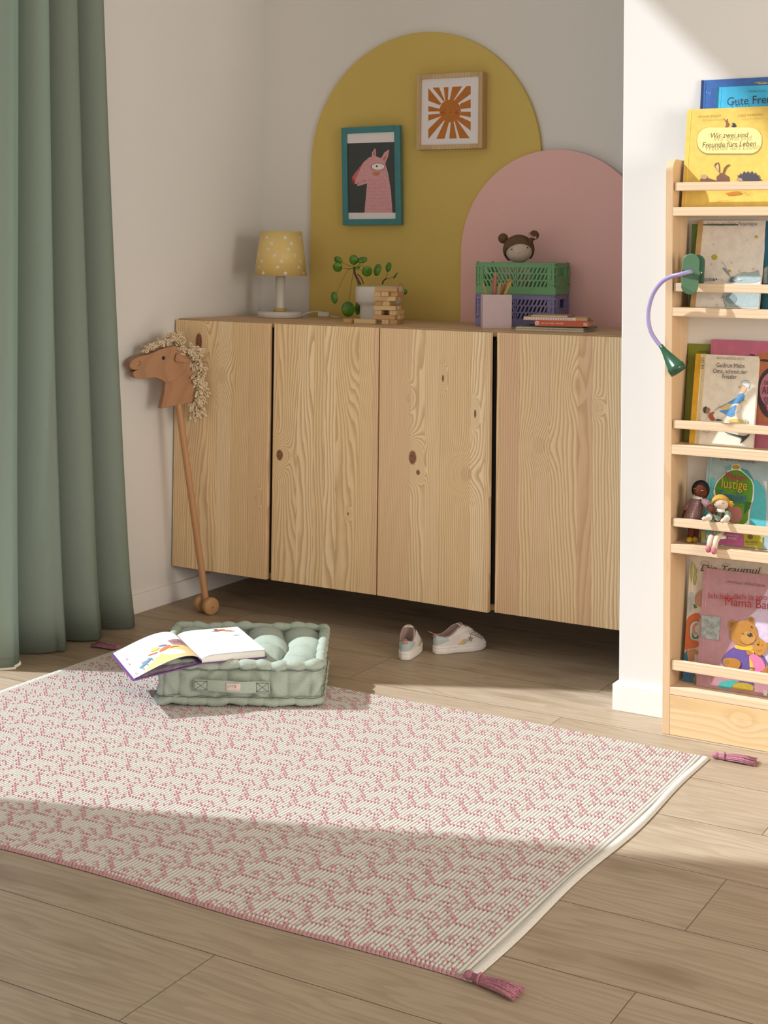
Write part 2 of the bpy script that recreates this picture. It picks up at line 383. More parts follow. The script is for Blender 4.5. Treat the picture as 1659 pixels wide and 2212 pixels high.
for k in range(2):
    x0 = CX0+.8*k
    c = thing('wall_cabinet', ['two-door pine cabinet hung in the corner under the yellow lamp', 'two-door pine cabinet under the plastic crates, beside the white wall'][k], 'cabinet', (x0, CY, CZ0), group='pine wall cabinets')
    D = -CY-.0315; mb = MB(); H = .833; ww = .799
    mb.box((0, .0225, 0), (.018, D, H-.018)); mb.box((ww-.018, .0225, 0), (ww, D, H-.018)); mb.box((0, .0225, H-.018), (ww, D, H))
    mb.box((.018, .0225, 0), (ww-.018, D, .018)); mb.box((.018, D-.012, .018), (ww-.018, D, H-.018)); mb.box((.391, .024, .018), (.409, D-.02, H-.018))
    obj('body', mb, CAB, c, bevel=.0015)
    obj('gap_shade_strip', MB().box((.385, .019, .02), (.415, .024, H-.03)), BLACK, c)
    for j in range(2):
        i = 2*k+j
        mat = pine('pine_door_%d' % i, 'X', 'Z', [1.7, 6.2, 4.4, 9.1][i], lam=[.085, .055, .07, .06][i], knots=KN[i], freq=[11, 10, 9.5, 9][i], pinkamt=[.35, .8, .7, .9][i])
        dx = .4*j
        o = obj('door', MB().box((0.002 if j == 0 else .0045, 0, .0), (.3895 if j == 0 else .3965, .018, .829)), mat, c, bevel=.0012)
        o.location = (dx, 0, 0)
        o['label'] = ['pine door with wavy grain behind the hobby horse', 'pine door with one dark oval knot at its left edge', 'pine door with two brown knots, standing slightly ajar', 'pine door with straight reddish stripes'][i]
        if i == 2: o.rotation_euler = (0, 0, math.radians(-2.3))
        if i == 0: o.rotation_euler = (0, 0, math.radians(-.8))
        for zz in (.12, .70): obj('hinge', MB().box((.37 if j == 0 else .02, .018, zz), (.385 if j == 0 else .035, .0222, zz+.03)), plain('hinge_brass', (.45, .27, .09), .4, .05), o)
# ------------------------------------------------------------------ arch boards
def archboard(name, label, cx, cz, r, y0, y1, mat, x1=None):
    pts = [(cx-r, .13)]+[(cx-r*math.cos(PI*i/64), cz+r*math.sin(PI*i/64)) for i in range(65)]+[(cx+r, .13)]
    if x1: pts = [(min(a, x1), b) for a, b in pts]
    mb = MB().prism(pts, lambda a, b, t: (a, t, b), 0, y1-y0)
    o = obj(name, mb, mat, bevel=.001, fixn=True); o.location = (0, y0, 0); return tag(o, label, 'wall panel', 'arched wall panels')
YEL = plain('mustard_panel_paint', (.60, .45, .125), .85, .03, 300, .12)
PNK = plain('dusty_pink_panel_paint', (.78, .47, .445), .85, .03, 300, .12)
archboard('arched_panel', 'tall mustard yellow arched panel standing against the back wall', .674, 1.503, .452, -.0155, -.001, YEL)
archboard('arched_panel', 'lower dusty pink arched panel overlapping the mustard yellow one', 1.18, 1.192, .34, -.0305, -.016, PNK)
# ------------------------------------------------------------------ framed pictures
def frame(label, px, yoff, lean, wd, dp, matf, artf, matback):
    bl, br, tl = [on(*q, 1, yoff) for q in px]
    up = Vector((0, -lean, 1)); w = (br.x-bl.x); h = (tl.z-bl.z)
    P0 = Vector((bl.x, yoff, bl.z)); pl = Plane(P0, (br-bl), up)
    f = thing('framed_picture', label, 'picture', P0, group='pictures on the yellow panel')
    T = Matrix((pl.u, pl.w, pl.n)).transposed()
    fn = lambda a, b, t: T @ Vector((a, b, t))
    mb = MB(); T4 = T.to_4x4()
    mb.box((0, 0, -dp), (wd, h, 0), T=T4); mb.box((w-wd, 0, -dp), (w, h, 0), T=T4); mb.box((wd, 0, -dp), (w-wd, wd, 0), T=T4); mb.box((wd, h-wd, -dp), (w-wd, h, 0), T=T4)
    obj('frame', mb, matf, f, bevel=.0018)
    ins = .006
    obj('backing_sheet', MB().box((wd*.7, wd*.7, -ins-.003), (w-wd*.7, h-wd*.7, -ins), T=T4), matback, f)
    p2 = Plane(P0+pl.n*-ins, pl.u, pl.w, .00008)
    artf(f, p2); return f
CARD = plain('picture_card', (.78, .74, .76), .55, .01)
def llama(f, pl):
    Z = lambda x, y: (700+x/4.1475, 120+y/4.1475)
    body = [Z(*q) for q in ((362, 1408), (386, 1145), (300, 1172), (296, 1150), (278, 1153), (250, 1093), (350, 960), (400, 915), (428, 905), (430, 870), (458, 828), (467, 870), (464, 902), (512, 920), (540, 870), (583, 840), (575, 900), (548, 965), (575, 1060), (600, 1220), (613, 1408))]
    pk = (.66, .34, .37); sh = [((.045, .052, .055), [Z(176, 788), Z(640, 774), Z(654, 1408), Z(200, 1408)]), (pk, body),
        ((.60, .12, .13), [Z(*q) for q in ((250, 1093), (350, 960), (330, 1010), (278, 1120), (258, 1118))]), ((.35, .02, .03), [Z(*q) for q in ((250, 1095), (280, 1125), (275, 1148), (250, 1142))]),
        ((.50, .17, .09), [Z(*q) for q in ((436, 895), (456, 845), (456, 895))]), ((.50, .17, .09), [Z(*q) for q in ((524, 925), (568, 878), (540, 948))]),
        ((.58, .22, .12), [Z(*q) for q in ell(468, 1059, 36, 18)]), ((.85, .83, .82), [Z(*q) for q in ell(484, 995, 56, 27)]), ((.02, .02, .02), [Z(*q) for q in ell(473, 992, 8, 10)])]
    lash = [[Z(*q) for q in ell(484+62*math.cos(g), 993-36*math.sin(g)*(1 if k else -1)+(6 if k else 6), 2.5, 6, 0, 6)] for k in (0, 1) for g in [PI*i/11 for i in range(12)]]
    dots = [[Z(*q) for q in ell(x, y, 2.2, 6, 0, 6)] for j in range(9) for i in range(9) for x, y in [(400+i*24+(j % 2)*10+rnd.uniform(-3, 3), 1120+j*32)] if 386-1.1*j < x < 565+j*5 and y < 1400]
    d2 = [[Z(*q) for q in ell(258+i*11+j*3, 1090-i*12+j*13, 2.5, 2.5, 0, 6)] for i in range(8) for j in range(-1, 3) if i+j > -1 and not (i > 5 and j > 1)]
    teeth = [[Z(*q) for q in ell(300+i*14, 1147-i*6, 3.5, 4, 0, 6)] for i in range(6)]
    sh += [((.05, .02, .02), lash), ((.40, .13, .16), dots), ((.8, .5, .5), d2), ((.03, .02, .02), teeth)]
    art(f, pl, sh, 'printed_picture')
def sunpic(f, pl):
    Z = lambda x, y: (700+x/4.1475, 120+y/4.1475)
    O = (.47, .15, .008); cx, cy = 1130, 497; x0, y0, x1, y1 = 934, 272, 1316, 748
    rays = [((934, 290), (934, 405), (1040, 445), (1050, 430)), ((972, 288), (1030, 285), (1082, 405), (1072, 412)), ((1072, 284), (1115, 282), (1110, 400), (1085, 402)), ((1150, 280), (1238, 276), (1160, 402), (1125, 398)), ((1275, 274), (1314, 274), (1314, 345), (1200, 428), (1165, 405)),
            ((1314, 390), (1314, 470), (1225, 480), (1215, 435)), ((1314, 503), (1314, 553), (1220, 535), (1228, 503)), ((1314, 592), (1314, 672), (1190, 578), (1215, 548)), ((1305, 740), (1215, 742), (1170, 590), (1190, 578)), ((1190, 742), (1122, 744), (1135, 598), (1160, 592)), ((1080, 745), (1005, 747), (1085, 578), (1120, 596)), ((934, 748), (934, 660), (1045, 550), (1075, 580)), ((934, 585), (934, 530), (1035, 520), (1045, 545)), ((934, 502), (934, 452), (1040, 478), (1035, 500))]
    sh = [(O, [[Z(*q) for q in r] for r in rays]), (O, [Z(*q) for q in ell(cx, cy, 96, 102, 0, 40)]), ((.50, .06, .01), [[Z(*q) for q in ell(1067, 515, 14, 14)], [Z(*q) for q in ell(1190, 513, 14, 14)]]),
          ((.2, .05, .01), [[Z(*q) for q in ell(1130, 511, 8, 3, 0, 8)]]+[[Z(*q) for q in p] for c_ in (1075, 1183) for p in line([(c_-9, 486), (c_-4, 492), (c_+4, 492), (c_+9, 486)], 3)])]
    art(f, pl, sh, 'printed_picture')
frame('teal frame with a pink animal head on dark green', ((740, 487), (866, 486), (733, 277)), -.040, .045, .022, .018, plain('teal_frame_paint', (.048, .215, .24), .4, .05, 30), llama, CARD)
frame('square pale wood frame with an orange smiling sun print', ((899, 324), (1041, 320), (898, 162)), -.052, .004, .016, .034, pine('pale_frame_wood', 'X', 'Z', 2.2, lam=9, light=(.60, .44, .24), mid=(.52, .36, .18), freq=5, contrast=.6), sunpic, CARD)
# ------------------------------------------------------------------ curtains
CUR = fabric('sage_curtain_cloth', (.27, .32, .27), 1500, .2, .05, .85)
_t = CUR.node_tree; _ms = _t.nodes.new('ShaderNodeMixShader'); _tr = _t.nodes.new('ShaderNodeBsdfTranslucent'); _tr.inputs[0].default_value = (.42, .56, .50, 1); _ms.inputs[0].default_value = .3
_t.links.new(_t.nodes['Principled BSDF'].outputs[0], _ms.inputs[1]); _t.links.new(_tr.outputs[0], _ms.inputs[2]); _t.links.new(_ms.outputs[0], _t.nodes['Material Output'].inputs[0])
def curtain(label, ys0, ys1, zt, x0, amp, cut, extra1=0, n=None):
    "ys0/ys1: fold crests at the hem and at the top"
    def fn(u, v):
        t = -.27+v*(len(ys0)-1+.27-cut); z = .006+(zt-.006)*u
        uu = u**.75
        def yk(i, a): 
            i = max(0, min(len(a)-1, i)); return a[i]
        i = max(0, int(math.floor(min(t, len(ys0)-1.0001)))); fr = t-i
        y = (1-uu)*(ys0[i]+(ys0[i+1]-ys0[i])*fr)+uu*(ys1[i]+(ys1[i+1]-ys1[i])*fr)
        ph = 2*PI*fr
        a = amp*(1-.25*u)*(1+.12*math.sin(i*2.3+u*2))
        x = x0+a*math.cos(ph)+.004*math.sin(9*u+i*2)*(1-u)
        y -= .017*math.sin(ph)*(1-.2*u)
        return (x, y, z)
    mb = MB().grid(fn, 30, (len(ys0)-1)*24, 0, True)
    c = thing('curtain', label, 'curtain', (x0, ys0[0], .006), group=None)
    o = obj('curtain_panel', mb, CUR, c, world=True, solid=.0015)
    hem = MB()
    for zz in (.030,):
        def f2(u, v):
            p = Vector(fn((zz-.006+u*.0012)/(zt-.006), v)); return p+Vector((.0011, -.0006, 0))
        hem.grid(f2, 1, (len(ys0)-1)*24, 0, True)
    obj('hem_stitching', hem, plain('hem_thread', (.13, .17, .13), .9), c, world=True)
    return c
ys0 = [-.864, -1.022, -1.188, -1.370, -1.552]; ys1 = [-1.176, -1.270, -1.360, -1.446, -1.535]
curtain('sage green floor-length curtain hanging in deep folds at the left', ys0, ys1, 3.8, .070, .055, .62)
yn0 = [-2.40, -2.50, -2.62, -2.76, -2.92, -3.08]; yn1 = [-2.86, -2.90, -2.95, -3.0, -3.05, -3.10]  # unseen panel, slanted so its edge shapes the sun patch on the rug
curtain('unseen sage green curtain added to shape the near edge of the sun patch', yn0, yn1, 3.8, .070, .045, .5)
# ------------------------------------------------------------------ rug
RX0, RX1, RY0, RY1 = .255, 2.030, -2.315, -1.068
MOT = [(0,0),(0,1),(1,2),(1,0),(2,1),(3,3),(3,0),(4,2),(4,0),(5,1),(6,4),(6,3),(6,1),(7,2),(7,0),(8,1),(9,1),(10,1),(3,-2),(4,-2),(5,-3),(5,-4),(6,-2),(7,-1)]
def build_rug():
    NR, NC = 207, 152; bord = .017
    w0, w1 = RX0+bord, RX1-bord
    pr = (w1-w0)/NR; pc = (RY1-RY0)/NC
    K = np.zeros((NR, NC), bool)
    for a in range(-4, 20):
        for b in range(-20, 30):
            ox, oy = a*13+2, b*9-((a*6) % 9)+3
            for i, j in MOT:
                for e in ((0, 1) if i > 7 or (i+2*j) % 3 == 0 else (0,)):
                    i2, j2 = ox+round(i*1.42)+e, oy+j
                    if 1 <= i2 < NR-2 and 0 <= j2 < NC and rnd.random() > .06: K[i2, j2] = True
    sx, sy = 6, 4
    nx, ny = NR*sx+1, NC*sy+1
    ex = 6                                             # border columns each side
    X = np.concatenate([np.linspace(RX0, w0, ex, endpoint=False), np.linspace(w0, w1, nx), np.linspace(w1, RX1, ex+1)[1:]])
    Y = np.linspace(RY0, RY1, ny)
    gx, gy = np.meshgrid(X, Y, indexing='ij')
    gi = np.clip(((gx-w0)/pr).astype(int), 0, NR-1); gj = np.clip(((gy-RY0)/pc).astype(int), 0, NC-1)
    inb = (gx < w0) | (gx > w1)
    fx = (gx-w0)/pr-gi; fy = (gy-RY0)/pc-gj
    k = K[gi, gj] & ~inb
    ridge = np.sqrt(np.clip(np.sin(PI*np.clip(fx, 0, 1)), 0, 1))
    z = .0028+.0046*ridge
    z += np.where(k, .0030*ridge*np.clip(np.sin(PI*np.clip(fy, 0, 1)), 0, 1)**.5-.0012, 0)
    r = np.random.RandomState(3)
    z += .0003*np.sin(fy*2*PI*2)*ridge*(~k)+r.normal(0, .00012, z.shape)
    z = np.where(inb, .0068+.0006*np.sin((gx-RX0)*2*PI/.006)+r.normal(0, .00015, z.shape), z)
    # soft waves, rounded edges
    wav = .0012*np.sin(gx*5.1+1)*np.sin(gy*4.2)+.0012
    z += wav
    ed = np.minimum(np.minimum(gx-RX0, RX1-gx)/.006, np.minimum(gy-RY0, RY1-gy)/.006)
    z *= np.sqrt(np.clip(ed+.02, 0, 1))
    gyy = gy+.004*np.sin(gx*9.)*(np.abs(gy-(RY0+RY1)/2)/.6)**3*np.sign(gy+1.7)
    gxx = gx+.006*np.sin(gy*4+1.)*((gx-RX0)/1.77)+.004*np.sin(gy*11.)*(gx > w1)
    gxx += -.03*np.clip((gy+2.30), -1, 0)
    V = np.stack([gxx-RX0, gyy-RY0, np.maximum(z, .0003)], -1).reshape(-1, 3)
    nxx, nyy = gx.shape
    idx = np.arange(nxx*nyy).reshape(nxx, nyy)
    F = np.stack([idx[:-1, :-1], idx[1:, :-1], idx[1:, 1:], idx[:-1, 1:]], -1).reshape(-1, 4)
    me = bpy.data.meshes.new('woven_rug'); me.vertices.add(len(V)); me.loops.add(F.size); me.polygons.add(len(F))
    me.vertices.foreach_set('co', V.ravel()); me.loops.foreach_set('vertex_index', F.ravel())
    me.polygons.foreach_set('loop_start', np.arange(0, F.size, 4)); me.polygons.foreach_set('use_smooth', np.ones(len(F), bool))
    me.update(calc_edges=True)
    at = me.attributes.new('yarn', 'FLOAT', 'POINT')
    edge = ((gy-RY0 < .005) | (RY1-gy < .005)) & ~inb
    at.data.foreach_set('value', np.where(k & (fy > .06), 1., np.where(edge, .8, 0.)).ravel().astype(np.float32))
    t = NT('woven_wool_rug'); x, y, zc = t.xyz()
    a = t.n('ShaderNodeAttribute', attribute_name='yarn').outputs['Fac']
    n1 = t.noise(t.comb(t.M('MULTIPLY', x, 900.), t.M('MULTIPLY', y, 320.), 0.), 1., 3, .6)
    n2 = t.noise(t.comb(x, y, zc), 30., 2)
    cream = t.mix(t.rng(n1, .3, .7), (.54, .515, .465), (.70, .675, .625))
    pink = t.mix(t.rng(n1, .3, .7), (.40, .205, .22), (.62, .385, .40))
    t.col(t.mix(t.rng(t.M('ADD', a, t.M('MULTIPLY', t.M('SUBTRACT', n2, .5), .25)), .35, .65), cream, pink))
    t.rough(.95); t.b.inputs['Specular IOR Level'].default_value = .1
    t.bump(n1, .5, .0012)
    me.materials.append(t.m)
    o = bpy.data.objects.new('rug', me); COL.objects.link(o); o.location = (RX0, RY0, .0004)
    return tag(o, 'flat-woven cream rug with pink sprig pattern and corner tassels on the wood floor', 'rug'), t.m
RUG, RUGM = build_rug()
def tassel(x, y, ang, L=.095):
    mt = fabric('tassel_yarn', (.40, .175, .225), 1600, .5, .25)
    d = Vector((math.cos(ang), math.sin(ang), 0)); s_ = Vector((-d.y, d.x, 0)); P = Vector((x, y, .009))
    mb = MB(); mb.ball(P+d*.008, (.009, .009, .008), 0, 14, 8); r = random.Random(int(x*100))
    for i in range(95):
        q = r.uniform(-1, 1); h = r.uniform(0, 1)*(1-q*q*.6)
        a = P+d*.012+s_*(q*.005)+Vector((0, 0, (h-.4)*.008)); b = P+d*.034+s_*(q*.008)+Vector((0, 0, (h-.5)*.011))
        m_ = P+d*(.034+L*.35)+s_*(q*.015+r.uniform(-.001, .001))+Vector((0, 0, h*.012-.004)); e = P+d*(.03+L*r.uniform(.68, .76))+s_*(q*.021+r.uniform(-.002, .002)); e.z = .0016+h*.012
        b.z = max(b.z, .002); m_.z = max(m_.z, .0018)
        mb.tube([a, b, m_, e], [.0011, .0012, .0012, .0010], 5, 0, True)
    t_ = obj('tassel', mb, mt, RUG, world=True)
    w_ = MB().tube([P+d*.028+s_*(.0092*math.cos(g))+Vector((0, 0, .0075*math.sin(g))) for g in [2*PI*i/16 for i in range(16)]], .0022, 6, 0, closed=True)
    obj('tassel_band', w_, mt, t_, world=True); t_['label'] = 'dusty pink yarn tassel'
tassel(RX1+.006, RY1+.006, math.radians(8)); tassel(RX1-.022, RY0+.008, math.radians(-4)); tassel(RX0+.004, RY1-.012, PI-.05)
TOP = CZ0+.833+.0003
# ------------------------------------------------------------------ star lamp
def star_lamp():
    x, y = .212, -.19
    t = thing('table_lamp', 'small white table lamp with a yellow star-patterned shade', 'lamp', (x, y, TOP))
    wl = plain('white_lacquered_wood', (.60, .57, .53), .4, .02, 30)
    mb = MB().lathe([(0, 0), (.077, 0), (.0795, .002), (.0795, .019), (.077, .021), (0, .021)], 56); obj('base', mb, wl, t)
    mb = MB().lathe([(0, .021), (.0225, .021), (.0225, .031), (.021, .033), (0, .033)], 32); obj('collar', mb, plain('mustard_wood_paint', (.50, .35, .08), .5, .03), t)
    mb = MB().lathe([(.0165, .033), (.0165, .17), (.012, .172), (.012, .2), (0, .2)], 28); obj('stem', mb, wl, t)
    z0, z1, r0, r1 = .147, .302, .0925, .0735
    sh = plain('yellow_lamp_card', (.72, .54, .20), .45, .02, 50)
    mb = MB(); prof = [(r0, z0), (r0-(r0-r1)*.5, (z0+z1)/2), (r1, z1), (r1-.0012, z1), (r0-.0012, z0), (r0, z0)]
    mb.lathe(prof, 64); s = obj('lamp_shade', mb, sh, t)
    st = MB(); k = 0
    for row in range(7):
        zz = z0+.010+row*.0205
        for j in range(7):
            g0 = 2*PI*(j+(row % 2)*.5)/7+.17*math.sin(row*2.1)+.1; rr = .0088; pts = []
            for a, b in star5(0, 0, rr, rnd.uniform(-.4, .4), .45):
                z = zz-b; z = min(max(z, z0+.0006), z1-.0006); R = r0+(r1-r0)*(z-z0)/(z1-z0)+.0004; g = g0+a/R; pts.append((R*math.cos(g), R*math.sin(g), z))
            st.add(pts, [tuple(range(10))[::-1]])
    obj('star_print', st, plain('white_star_print', (.72, .66, .60), .5, .02), s)
    rg = MB()
    for g in (0, 2*PI/3, 4*PI/3): rg.tube([(.008*math.cos(g), .008*math.sin(g), z0+.05), (r1*math.cos(g)*1.1, r1*math.sin(g)*1.1, z0+.052)], .001, 6)
    rg.tube([(.014*math.cos(a), .014*math.sin(a), z0+.05) for a in [2*PI*i/20 for i in range(20)]], .002, 6, closed=True); obj('shade_ring', rg, wl, t)
    pts = [on(641, 683, 2, TOP+.006), on(655, 677, 1, -.16), on(672, 675, 1, -.15), on(683, 674, 1, -.14), on(690, 679, 1, -.12), on(700, 682, 1, -.07)]
    pts = [Vector((x+.078, y+.01, TOP+.006)), Vector((x+.10, y+.02, TOP+.018)), Vector((x+.135, y+.03, TOP+.024)), Vector((x+.16, y+.035, TOP+.02))]
    c = obj('power_cord', MB().tube(bez(pts, 20), .0021, 8), wl, t, world=True)
    p = Vector((x+.16, y+.035, TOP+.014)); mb = MB().prism(rrect(-.021, -.009, .021, .009, .006), lambda a, b, q: Vector(p)+Vector((a*.93+b*.2, a*.3-b*.9, q)), -.007, .008)
    obj('cord_switch', mb, wl, t, world=True, bevel=.002, fixn=True)
    q = [Vector((x+.178, y+.045, TOP+.01)), Vector((x+.20, y+.06, TOP+.004)), Vector((x+.17, y+.13, TOP+.0025)), Vector((x+.10, y+.165, TOP+.0025))]
    obj('power_cord', MB().tube(bez(q, 14), .0021, 8), wl, t, world=True)
def bez(pts, n):
    "smooth curve through points (Catmull-Rom)"
    P = [Vector(p) for p in pts]; P = [P[0]*2-P[1]]+P+[P[-1]*2-P[-2]]; out = []; k = len(P)-3
    for i in range(n+1):
        t = i/n*k; j = min(int(t), k-1); f = t-j; a, b, c, d = P[j:j+4]
        out.append(.5*((2*b)+(c-a)*f+(2*a-5*b+4*c-d)*f*f+(3*b-a-3*c+d)*f**3))
    return out
star_lamp()
# ------------------------------------------------------------------ potted plant
def potted_plant():
    Yp = -.20; c0 = on(819, 617, 1, Yp); x, y = c0.x, Yp
    t = thing('potted_plant', 'white two-step ceramic pot with a trailing round-leaved plant', 'plant', (x, y, TOP))
    H = on(819, 619, 1, Yp).z-TOP; R = .0795; r2 = .064
    cer = plain('white_glazed_ceramic', (.68, .67, .64), .35, .02, 15)
    mb = MB().lathe([(0, .001), (r2-.008, .0), (r2-.001, .006), (r2, .012), (r2, .052), (r2+.001, .054), (R-.002, .064), (R, .070), (R, H-.001), (R-.001, H), (R-.005, H), (R-.0055, H-.012), (R-.006, .075), (0, .07)], 48)
    obj('plant_pot', mb, cer, t)
    mb = MB().lathe([(0, H-.004), (.03, H-.005), (R-.006, H-.008)], 40)
    obj('soil', mb, plain('potting_soil', (.035, .025, .02), 1, .4, 300, .8), t)
    lg = NT('leaf_green'); xx, yy, zz = lg.xyz(); nz = lg.noise(lg.comb(xx, yy, zz), 45., 3)
    lg.col(lg.mix(lg.rng(nz, .35, .65), (.040, .13, .008), (.085, .22, .012))); lg.rough(.35); lg.bump(nz, .15, .002); lg.b.inputs['Transmission Weight'].default_value = 0
    stem = plain('brown_plant_stem', (.11, .055, .035), .7, .3, 200, .3); gst = plain('green_leaf_stalk', (.15, .12, .035), .6, .15)
    tr = [on(778, 615, 1, -.22), on(772, 603, 1, -.22), on(766, 590, 1, -.225), on(765, 577, 1, -.23)]
    t2 = [on(826, 614, 1, -.20), on(828, 607, 1, -.20), on(834, 602, 1, -.20)]
    mb = MB().tube(bez(tr, 12), [.0045]*6+[.0038]*7, 9); mb.tube(bez([on(785, 613, 1, -.21), on(780, 600, 1, -.22), on(772, 592, 1, -.225)], 8), .002, 7)
    mb.tube(bez(t2, 8), .0028, 8); obj('stem', mb, stem, t, world=True)
    L = [(730, 562, 10, 7.5, -.5, 0), (729, 578, 10, 11, .3, 0), (764, 562, 9.5, 11, 0, 0), (782, 561, 11.5, 7, .25, 0), (772, 577.6, 5.5, 3.2, 0, 0), (793, 587, 11, 12, 0, 0), (814.5, 583, 8, 13.5, -.25, 0), (839, 576.5, 6, 10.5, -.2, 1), (853.7, 595.7, 1.8, 8.5, -.6, 1), (721.7, 643, 7, 13, .15, 0), (752, 668, 14, 16.5, .1, 0), (774, 664, 7, 16, -.1, 0), (875, 631, 4, 6, -.3, 1)]
    for i, (px, py, a, b, rot, w) in enumerate(L):
        yy_ = [-.25, -.29, -.24, -.22, -.26, -.27, -.23, -.21, -.20, -.27, -.26, -.19, -.19][i]
        c = on(px, py, 1, yy_); sc = (c-CAM).length/FPX
        R_ = (_R*1.0); U_ = -_D; N = -_F
        # each leaf is a shallow cupped disc with its own tilt
        tl = Euler((rnd.uniform(-.35, .35), rnd.uniform(-.35, .35), 0)).to_matrix()
        mb = MB(); ra, rb = a*sc, b*sc
        def lf(u, v):
            g = 2*PI*v; q = u; ex = ra*q*math.cos(g); ey = rb*q*math.sin(g); cr, sr = math.cos(rot), math.sin(rot)
            p = tl @ Vector((ex*cr-ey*sr, ex*sr+ey*cr, -.004*q*q+.0006*math.cos(6*g)*q))
            return c+R_*p.x+U_*p.y*(1)+N*p.z
        mb.grid(lf, 5, 26, 0, True, cv=True)
        o = obj('leaf', mb, lg.m, t, world=True, solid=.0007)
        root = Vector(t2[-1]) if w else Vector(tr[-1])+Vector((0, 0, -.004*(i % 4)))
        if i == 12: root = on(861, 617, 1, -.2)
        if i == 11: root = Vector(tr[1])
        tgt = c-N*.004; mid = (root+tgt)/2+Vector((0, 0, .016 if i in (5, 9, 10, 11, 12) else -.003))
        if i in (9, 10): mid = root+(tgt-root)*.35+Vector((-.002, 0, .022-.02*(i == 10)))
        obj('leaf_stalk', MB().tube(bez([root, mid, tgt], 12), .0009, 6), gst, o if 0 else t, world=True)
potted_plant()
# ------------------------------------------------------------------ wooden stacking blocks
def blocks():
    mats = [pine('toy_block_wood_%d' % i, 'Y', 'X', 1.3+i*2.7, lam=9, light=a, mid=b, freq=7+i*2, pinkamt=0) for i, (a, b) in enumerate([((.66, .48, .25), (.58, .38, .17)), ((.62, .42, .21), (.50, .30, .13)), ((.70, .54, .31), (.62, .43, .22))])]
    me = []
    for i in range(3):
        o = obj('wooden_block', box1((-.0375, -.0125, 0), (.0375, .0125, .0148)), mats[i], bevel=.0012); me.append(o)
    used = set()
    cx, cy = on(840, 690, 1, -.335).x, -.335; rz = math.radians(11)
    cr, sr = math.cos(rz), math.sin(rz)
    def put(a, b, lay, ang, k, label, g='wooden stacking blocks'):
        src = me[k]; o = src if k not in used else src.copy()
        if k in used: COL.objects.link(o)
        used.add(k); o.location = (cx+a*cr-b*sr, cy+a*sr+b*cr, TOP+lay*.01495); o.rotation_euler = (0, 0, rz+ang)
        tag(o, label, 'toy block', g)
    nm = ['bottom', 'second', 'third', 'fourth', 'fifth', 'sixth', 'seventh', 'top']
    for lay in range(8):
        along = lay in (3, 1, 5, 6) if 0 else (lay % 2 == 1)
        sl = (-.0255, 0, .0255) if lay < 7 else (-.0255,)
        for q, s_ in enumerate(sl):
            if (lay, q) in ((0, 0), (4, 2), (2, 1)): continue
            j = [.004, -.005, .002, -.003, .006, -.004, .001, .003][(lay+q*3) % 8]
            if along: a, b, an = j-.002*(lay == 7), s_, .02*math.sin(lay*3+q)
            else: a, b, an = s_, j, PI/2+.03*math.sin(lay*5+q)
            where = (['front', 'middle', 'back'] if along else ['left', 'middle', 'right'])[q]
            put(a, b, lay, an, (lay+q*2) % 3, 'pale wooden toy block in the small tower, %s layer, %s one' % (nm[lay], where) if lay < 7 else 'single pale wooden toy block on top of the small tower')
    put(-.069, -.030, 0, .0, 0, 'wooden toy block lying flat just left of the tower')
    put(-.122, -.020, 0, PI/2-.05, 1, 'wooden toy block seen end-on, farthest left of the tower')
blocks()
